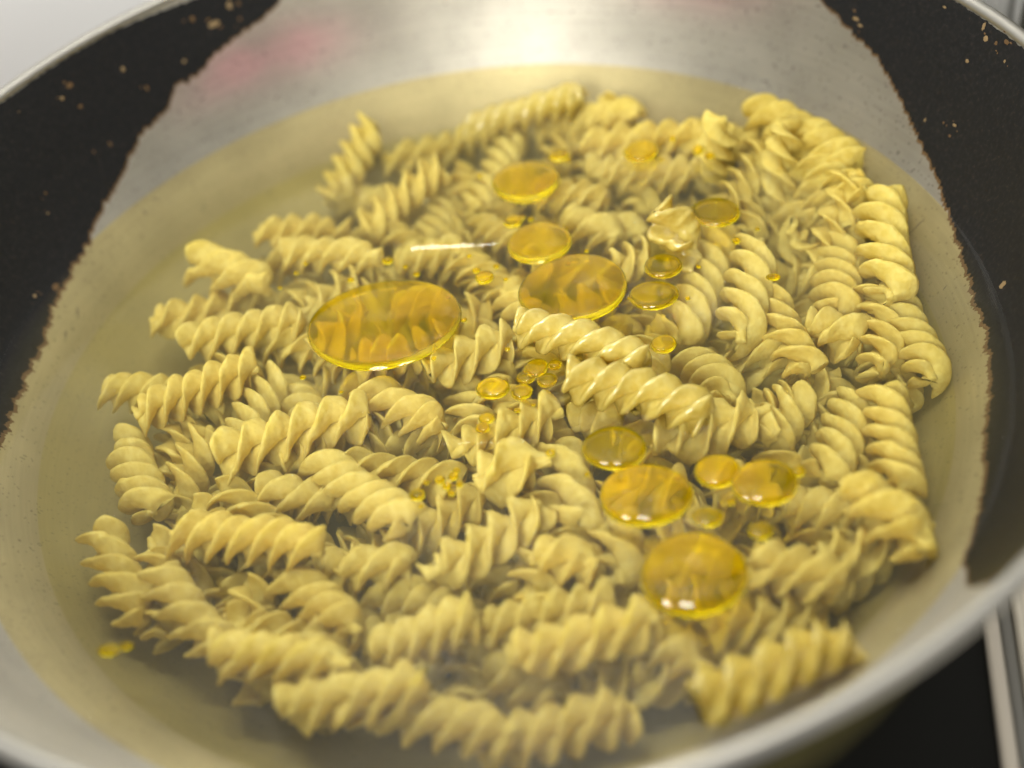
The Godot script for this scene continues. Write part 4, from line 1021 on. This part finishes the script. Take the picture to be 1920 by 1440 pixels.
func water() -> void:
	var wets := wet_segments()
	var v := PackedVector3Array([Vector3.ZERO])
	var idx := PackedInt32Array()
	var rings := 290
	var n := 760
	for k in range(1, rings + 1):
		var r := 121.85 * k / rings
		for i in n:
			var a := TAU * i / n
			var x := r * sin(a)
			var z := -r * cos(a)
			v.append(Vector3(x, water_height(x, z, wets), z) * MM)
	for i in n:
		idx.append_array([0, 1 + i, 1 + (i + 1) % n])
	# the water's skin is open where a large oil drop floats
	var open := PackedByteArray()
	open.resize(v.size())
	for q in OIL:
		if minf(q[2], q[3]) < 3.0:
			continue
		var turned := Transform2D(deg_to_rad(q[4]), Vector2.ZERO)
		for i in v.size():
			var d := (Vector2(v[i].x, v[i].z) / MM - Vector2(q[1].x, q[1].z))
			if absf(d.x) < q[2] and absf(d.y) < q[2]:
				d = turned * d
				if pow(d.x / q[2], 2) + pow(d.y / q[3], 2) < 0.72:
					open[i] = 1
	for k in rings - 1:
		for i in n:
			var a0 := 1 + k * n + i
			var a1 := 1 + k * n + (i + 1) % n
			if open[a0] + open[a1] + open[a0 + n] + open[a1 + n] == 4:
				continue
			idx.append_array([a0, a0 + n, a1, a1, a0 + n, a1 + n])
	var m := mat(Color(1, 1, 1), 0.02)
	m.albedo_color.a = 0.0
	m.transparency = BaseMaterial3D.TRANSPARENCY_ALPHA
	m.metallic_specular = 0.30
	var o := MeshInstance3D.new()
	o.mesh = mesh_of(v, idx, PackedVector2Array(), false)
	put(o, "water", m, self)
	o.set_meta("kind", "structure")
	o.set_meta("label", "cloudy yellowish pasta water filling the pan")
	# clear bubbles on the surface
	var many := BUBBLES.duplicate()
	for k in 90:
		var a := rng.randf() * TAU
		var r := rng.randf_range(119.5, 121.3) if k % 2 == 0 else 100.0 * sqrt(rng.randf())
		many.append([r * sin(a), -r * cos(a), rng.randf_range(0.2, 0.65)])
	for q in many:
		var bub := MeshInstance3D.new()
		var bv := PackedVector3Array()
		var bi := PackedInt32Array()
		for k in 9:
			var a := PI / 2 * k / 8.0
			for j in 24:
				bv.append(Vector3(q[2] * sin(a) * cos(TAU * j / 24), 0.1 + 0.75 * q[2] * cos(a), q[2] * sin(a) * sin(TAU * j / 24)) * MM)
		for k in 8:
			for j in 24:
				bi.append_array([k * 24 + j, k * 24 + 24 + j, k * 24 + (j + 1) % 24, k * 24 + (j + 1) % 24, k * 24 + 24 + j, k * 24 + 24 + (j + 1) % 24])
		bub.mesh = mesh_of(bv, bi, PackedVector2Array(), false)
		bub.position = Vector3(q[0], 0, q[1]) * MM
		put(bub, "water_bubble", m, self)
		if q.size() > 3:
			tag(bub, q[3], "bubble", "clear bubbles on the water")
		else:
			tag(bub, "tiny clear water bubble, a mere glint beside the fusilli", "bubble", "tiny clear bubbles on the water")
	var fog := FogVolume.new()
	fog.name = "cloudy_water"
	fog.shape = RenderingServer.FOG_VOLUME_SHAPE_CYLINDER
	fog.size = Vector3(0.243, 0.0295, 0.243)
	fog.position = Vector3(0, -0.0151, 0)
	var fm := FogMaterial.new()
	fm.albedo = Color(0.98, 0.92, 0.60)
	fm.density = 11.0
	fog.material = fm
	fog.set_meta("kind", "structure")
	add_child(fog)

# ---------------------------------------------------------------- the pasta
func pasta_mat(tone: float, wet: bool) -> StandardMaterial3D:
	var m := mat(Color(1, 1, 1), 0.42)
	m.albedo_color = [Color(1, 1, 1), Color(0.98, 0.975, 0.95), Color(1.0, 0.992, 0.96), Color(0.99, 0.99, 1.0)][int(tone)]
	m.albedo_texture = noise_tex(0.035, 50 + int(tone), [[0.2, Color(0.90, 0.83, 0.42)], [0.5, Color(0.93, 0.87, 0.48)], [0.8, Color(0.955, 0.91, 0.56)]], 256, 5)
	m.uv1_triplanar = true
	m.uv1_scale = Vector3.ONE * 45.0
	m.metallic_specular = 0.75 if wet else 0.18
	m.roughness = 0.22 if wet else 0.5
	m.heightmap_enabled = not wet
	m.heightmap_texture = noise_tex(0.05, 71, [[0.0, Color(0, 0, 0)], [1.0, Color(1, 1, 1)]], 256, 4)
	m.heightmap_scale = 0.022
	m.backlight_enabled = true
	m.backlight = Color(0.85, 0.80, 0.58)
	if wet:
		m.clearcoat_enabled = true
		m.clearcoat = 1.0
		m.clearcoat_roughness = 0.10
	return m

func fusilli_mesh(a: Vector3, b: Vector3, bow: Vector3, seed_at: int, loose := 0.0) -> ArrayMesh:
	var g := RandomNumberGenerator.new()
	g.seed = seed_at * 7919 + 13
	var length := a.distance_to(b) + 1.0
	var dir := (b - a).normalized()
	a -= dir * 0.5
	b += dir * 0.5
	var c := (a + b) * 0.5 + bow * 2.0
	var n := maxi(18, int(length / 0.42))
	var pitch := g.randf_range(14.5, 19.0)
	if loose > 0.0:
		pitch = loose
	var phase := g.randf() * TAU
	var swirl := g.randf_range(0.35, 0.9)
	var big_r := (5.75 + loose * 0.05) * g.randf_range(0.94, 1.06)
	var trim := []
	for k in 6:
		trim.append(g.randf_range(0.0, 4.5) * (1.0 if g.randf() < 0.7 else 0.0))
	trim[g.randi() % 3] = 0.0
	trim[3 + g.randi() % 3] = 0.0
	var fs := [0.27, 0.50, 0.74, 0.93, 1.0, 0.93, 0.74, 0.50, 0.27]
	var th := [1.45, 1.4, 1.25, 0.92, 0.0, -0.92, -1.25, -1.4, -1.45]
	var fat := 1.35 if maxf(a.y, b.y) > -1.5 and a.y != 0.0 else 1.0
	var per := fs.size() * 3
	var v := PackedVector3Array()
	var idx := PackedInt32Array()
	var side := dir.cross(Vector3.UP)
	side = (side if side.length() > 0.1 else Vector3.RIGHT).normalized()
	for i in n + 1:
		var t := float(i) / n
		var p := a * (1 - t) * (1 - t) + c * 2 * t * (1 - t) + b * t * t
		var tan := ((c - a) * (1 - t) + (b - c) * t).normalized()
		var nn := side.cross(tan).normalized()
		var ss := tan.cross(nn)
		var s := t * length
		var tw := phase + TAU * s / pitch + 0.35 * noise.get_noise_2d(s * 0.12, seed_at * 3.7)
		p += ss * 0.5 * noise.get_noise_2d(s * 0.07, seed_at * 1.3) + nn * 0.4 * noise.get_noise_2d(s * 0.07, seed_at * 2.9 + 50.0)
		var round_off := minf(1.0, minf(s, length - s) / 0.5 + 0.55)
		for k in 3:
			var end := minf(clampf((s - trim[k]) / 2.6, 0.0, 1.0), clampf((length - s - trim[3 + k]) / 2.6, 0.0, 1.0))
			if trim[k] == 0.0 and s < length * 0.5:
				end = 1.0
			if trim[3 + k] == 0.0 and s >= length * 0.5:
				end = 1.0
			end = sqrt(sin(end * PI / 2))
			var rr := lerpf(1.3, big_r * (1.0 + 0.12 * noise.get_noise_2d(s * 0.16, seed_at * 5.1 + k * 31.0)), end)
			var wob := 0.18 * noise.get_noise_2d(s * 0.22, seed_at * 8.3 + k * 17.0)
			for j in fs.size():
				var f: float = fs[j]
				var ang := tw + k * TAU / 3 + swirl * pow(f, 1.4) + wob * f
				var hh: float = th[j] * fat * round_off * (0.75 + 0.25 * end)
				var cr := cos(ang)
				var sr := sin(ang)
				var x := f * rr * cr - hh * sr
				var y := f * rr * sr + hh * cr
				v.append(p + ss * x + nn * y)
	for i in n:
		for k in per:
			var a0 := i * per + k
			var a1 := i * per + (k + 1) % per
			idx.append_array([a0, a1, a0 + per, a0 + per, a1, a1 + per])
	v.append(a + dir * 0.1)
	v.append(b - dir * 0.1)
	var last := n * per
	for k in per:
		idx.append_array([v.size() - 2, (k + 1) % per, k, v.size() - 1, last + k, last + (k + 1) % per])
	var mid := (a + b) * 0.5
	for i in v.size():
		v[i] = (v[i] - mid) * MM
	return mesh_of(v, idx)

func pasta() -> void:
	var dry := []
	var wet := []
	for tone in [0.0, 1.0, 2.0, 3.0]:
		dry.append(pasta_mat(tone, false))
		wet.append(pasta_mat(tone, true))
	var deep_meshes := []
	for k in 8:
		deep_meshes.append(fusilli_mesh(Vector3(0, 0, -13.5), Vector3(0, 0, 13.5), Vector3(rng.randf_range(-2, 2), 0, 0), 900 + k))
	var deep: MeshInstance3D
	var count := 0
	for q in FUSILLI:
		count += 1
		var a: Vector3 = q[1]
		var b: Vector3 = q[2]
		var mid := (a + b) * 0.5 * MM
		if q[0] == "":
			if deep == null:
				deep = MeshInstance3D.new()
				put(deep, "fusilli", dry[0], self)
				tag(deep, "pale fusilli lying deep in the pile, showing only in gaps between others", "pasta", "fusilli lying deep in the pile")
			else:
				var again: MeshInstance3D = deep.duplicate()
				again.name = numbered("fusilli")
				add_child(again)
				deep = again
			deep.mesh = deep_meshes[count % 8]
			deep.material_override = dry[count % 4]
			deep.transform = Transform3D(Basis.looking_at((b - a).normalized(), Vector3.UP), mid)
			continue
		var o := MeshInstance3D.new()
		o.mesh = fusilli_mesh(a, b, q[3], count, q[4] if q.size() > 4 else 0.0)
		o.position = mid
		put(o, "fusilli", wet[count % 4] if maxf(a.y, b.y) > -1.5 else dry[count % 4], self)
		tag(o, q[0], "pasta", "fusilli in the pan")

# ---------------------------------------------------------------- the oil
func oil() -> void:
	var m := mat(Color(1.0, 0.80, 0.006), 0.0)
	m.albedo_color.a = 0.06
	m.refraction_enabled = true
	m.refraction_scale = 0.026
	var film := mat(Color(1, 1, 1), 0.0)
	film.albedo_color.a = 0.0
	film.transparency = BaseMaterial3D.TRANSPARENCY_ALPHA
	film.metallic_specular = 0.13
	var count := 0
	for q in OIL:
		count += 1
		var a: float = q[2]
		var b: float = q[3]
		var s := minf(a, b)
		var up := minf(0.55 * s, 0.5 + 0.07 * s)
		var down := minf(0.6 * s, 0.9 + 0.11 * s)
		var v := PackedVector3Array()
		var idx := PackedInt32Array()
		var rows := 20
		var n := 72 if s > 3.0 else 32
		for k in rows + 1:
			var phi := PI * k / rows          # 0 at the top, PI at the bottom
			var rho := pow(sin(phi), 0.62 if s > 3.0 else 0.85)
			var y := (up if cos(phi) > 0 else down) * signf(cos(phi)) * pow(absf(cos(phi)), 1.15)
			if s > 3.0:
				y = up * (1.0 - pow(rho, 4.0)) if cos(phi) > 0 else -down * pow(maxf(1.0 - pow(rho, 3.0), 0.0), 0.6)
			for i in n:
				var an := TAU * i / n
				var egg := 1.0
				if s > 2.2:
					egg += 0.05 * cos(an + count * 1.3) * (1.4 if count == 1 else 0.5) + 0.03 * cos(2 * an + count) + 0.015 * cos(3 * an + count * 2.0)
				v.append(Vector3(a * egg * rho * cos(an), y, b * egg * rho * sin(an)) * MM)
		for k in rows:
			for i in n:
				var a0 := k * n + i
				var a1 := k * n + (i + 1) % n
				idx.append_array([a0, a0 + n, a1, a1, a0 + n, a1 + n])
		var o := MeshInstance3D.new()
		var drop := mesh_of(v, idx)
		drop.surface_set_material(0, m)
		# the glossy skin over its top
		var sv := PackedVector3Array()
		for k in rows / 2 + 1:
			for i in n:
				var p := v[k * n + i]
				sv.append(Vector3(p.x * 1.012, p.y + 0.00005, p.z * 1.012))
		var skin := mesh_of(sv, idx.slice(0, rows / 2 * n * 6), PackedVector2Array(), false)
		drop.add_surface_from_arrays(Mesh.PRIMITIVE_TRIANGLES, skin.surface_get_arrays(0))
		drop.surface_set_material(1, film)
		o.mesh = drop
		o.position = (q[1] + Vector3(0, 0.1, 0)) * MM
		o.rotation.y = deg_to_rad(q[4])
		put(o, "oil_drop", null, self)
		if q[0] != "":
			tag(o, q[0], "oil drop", "oil drops floating on the water")
		else:
			tag(o, "tiny golden oil bead, a mere speck floating among the fusilli", "oil drop", "tiny oil beads scattered over the water")
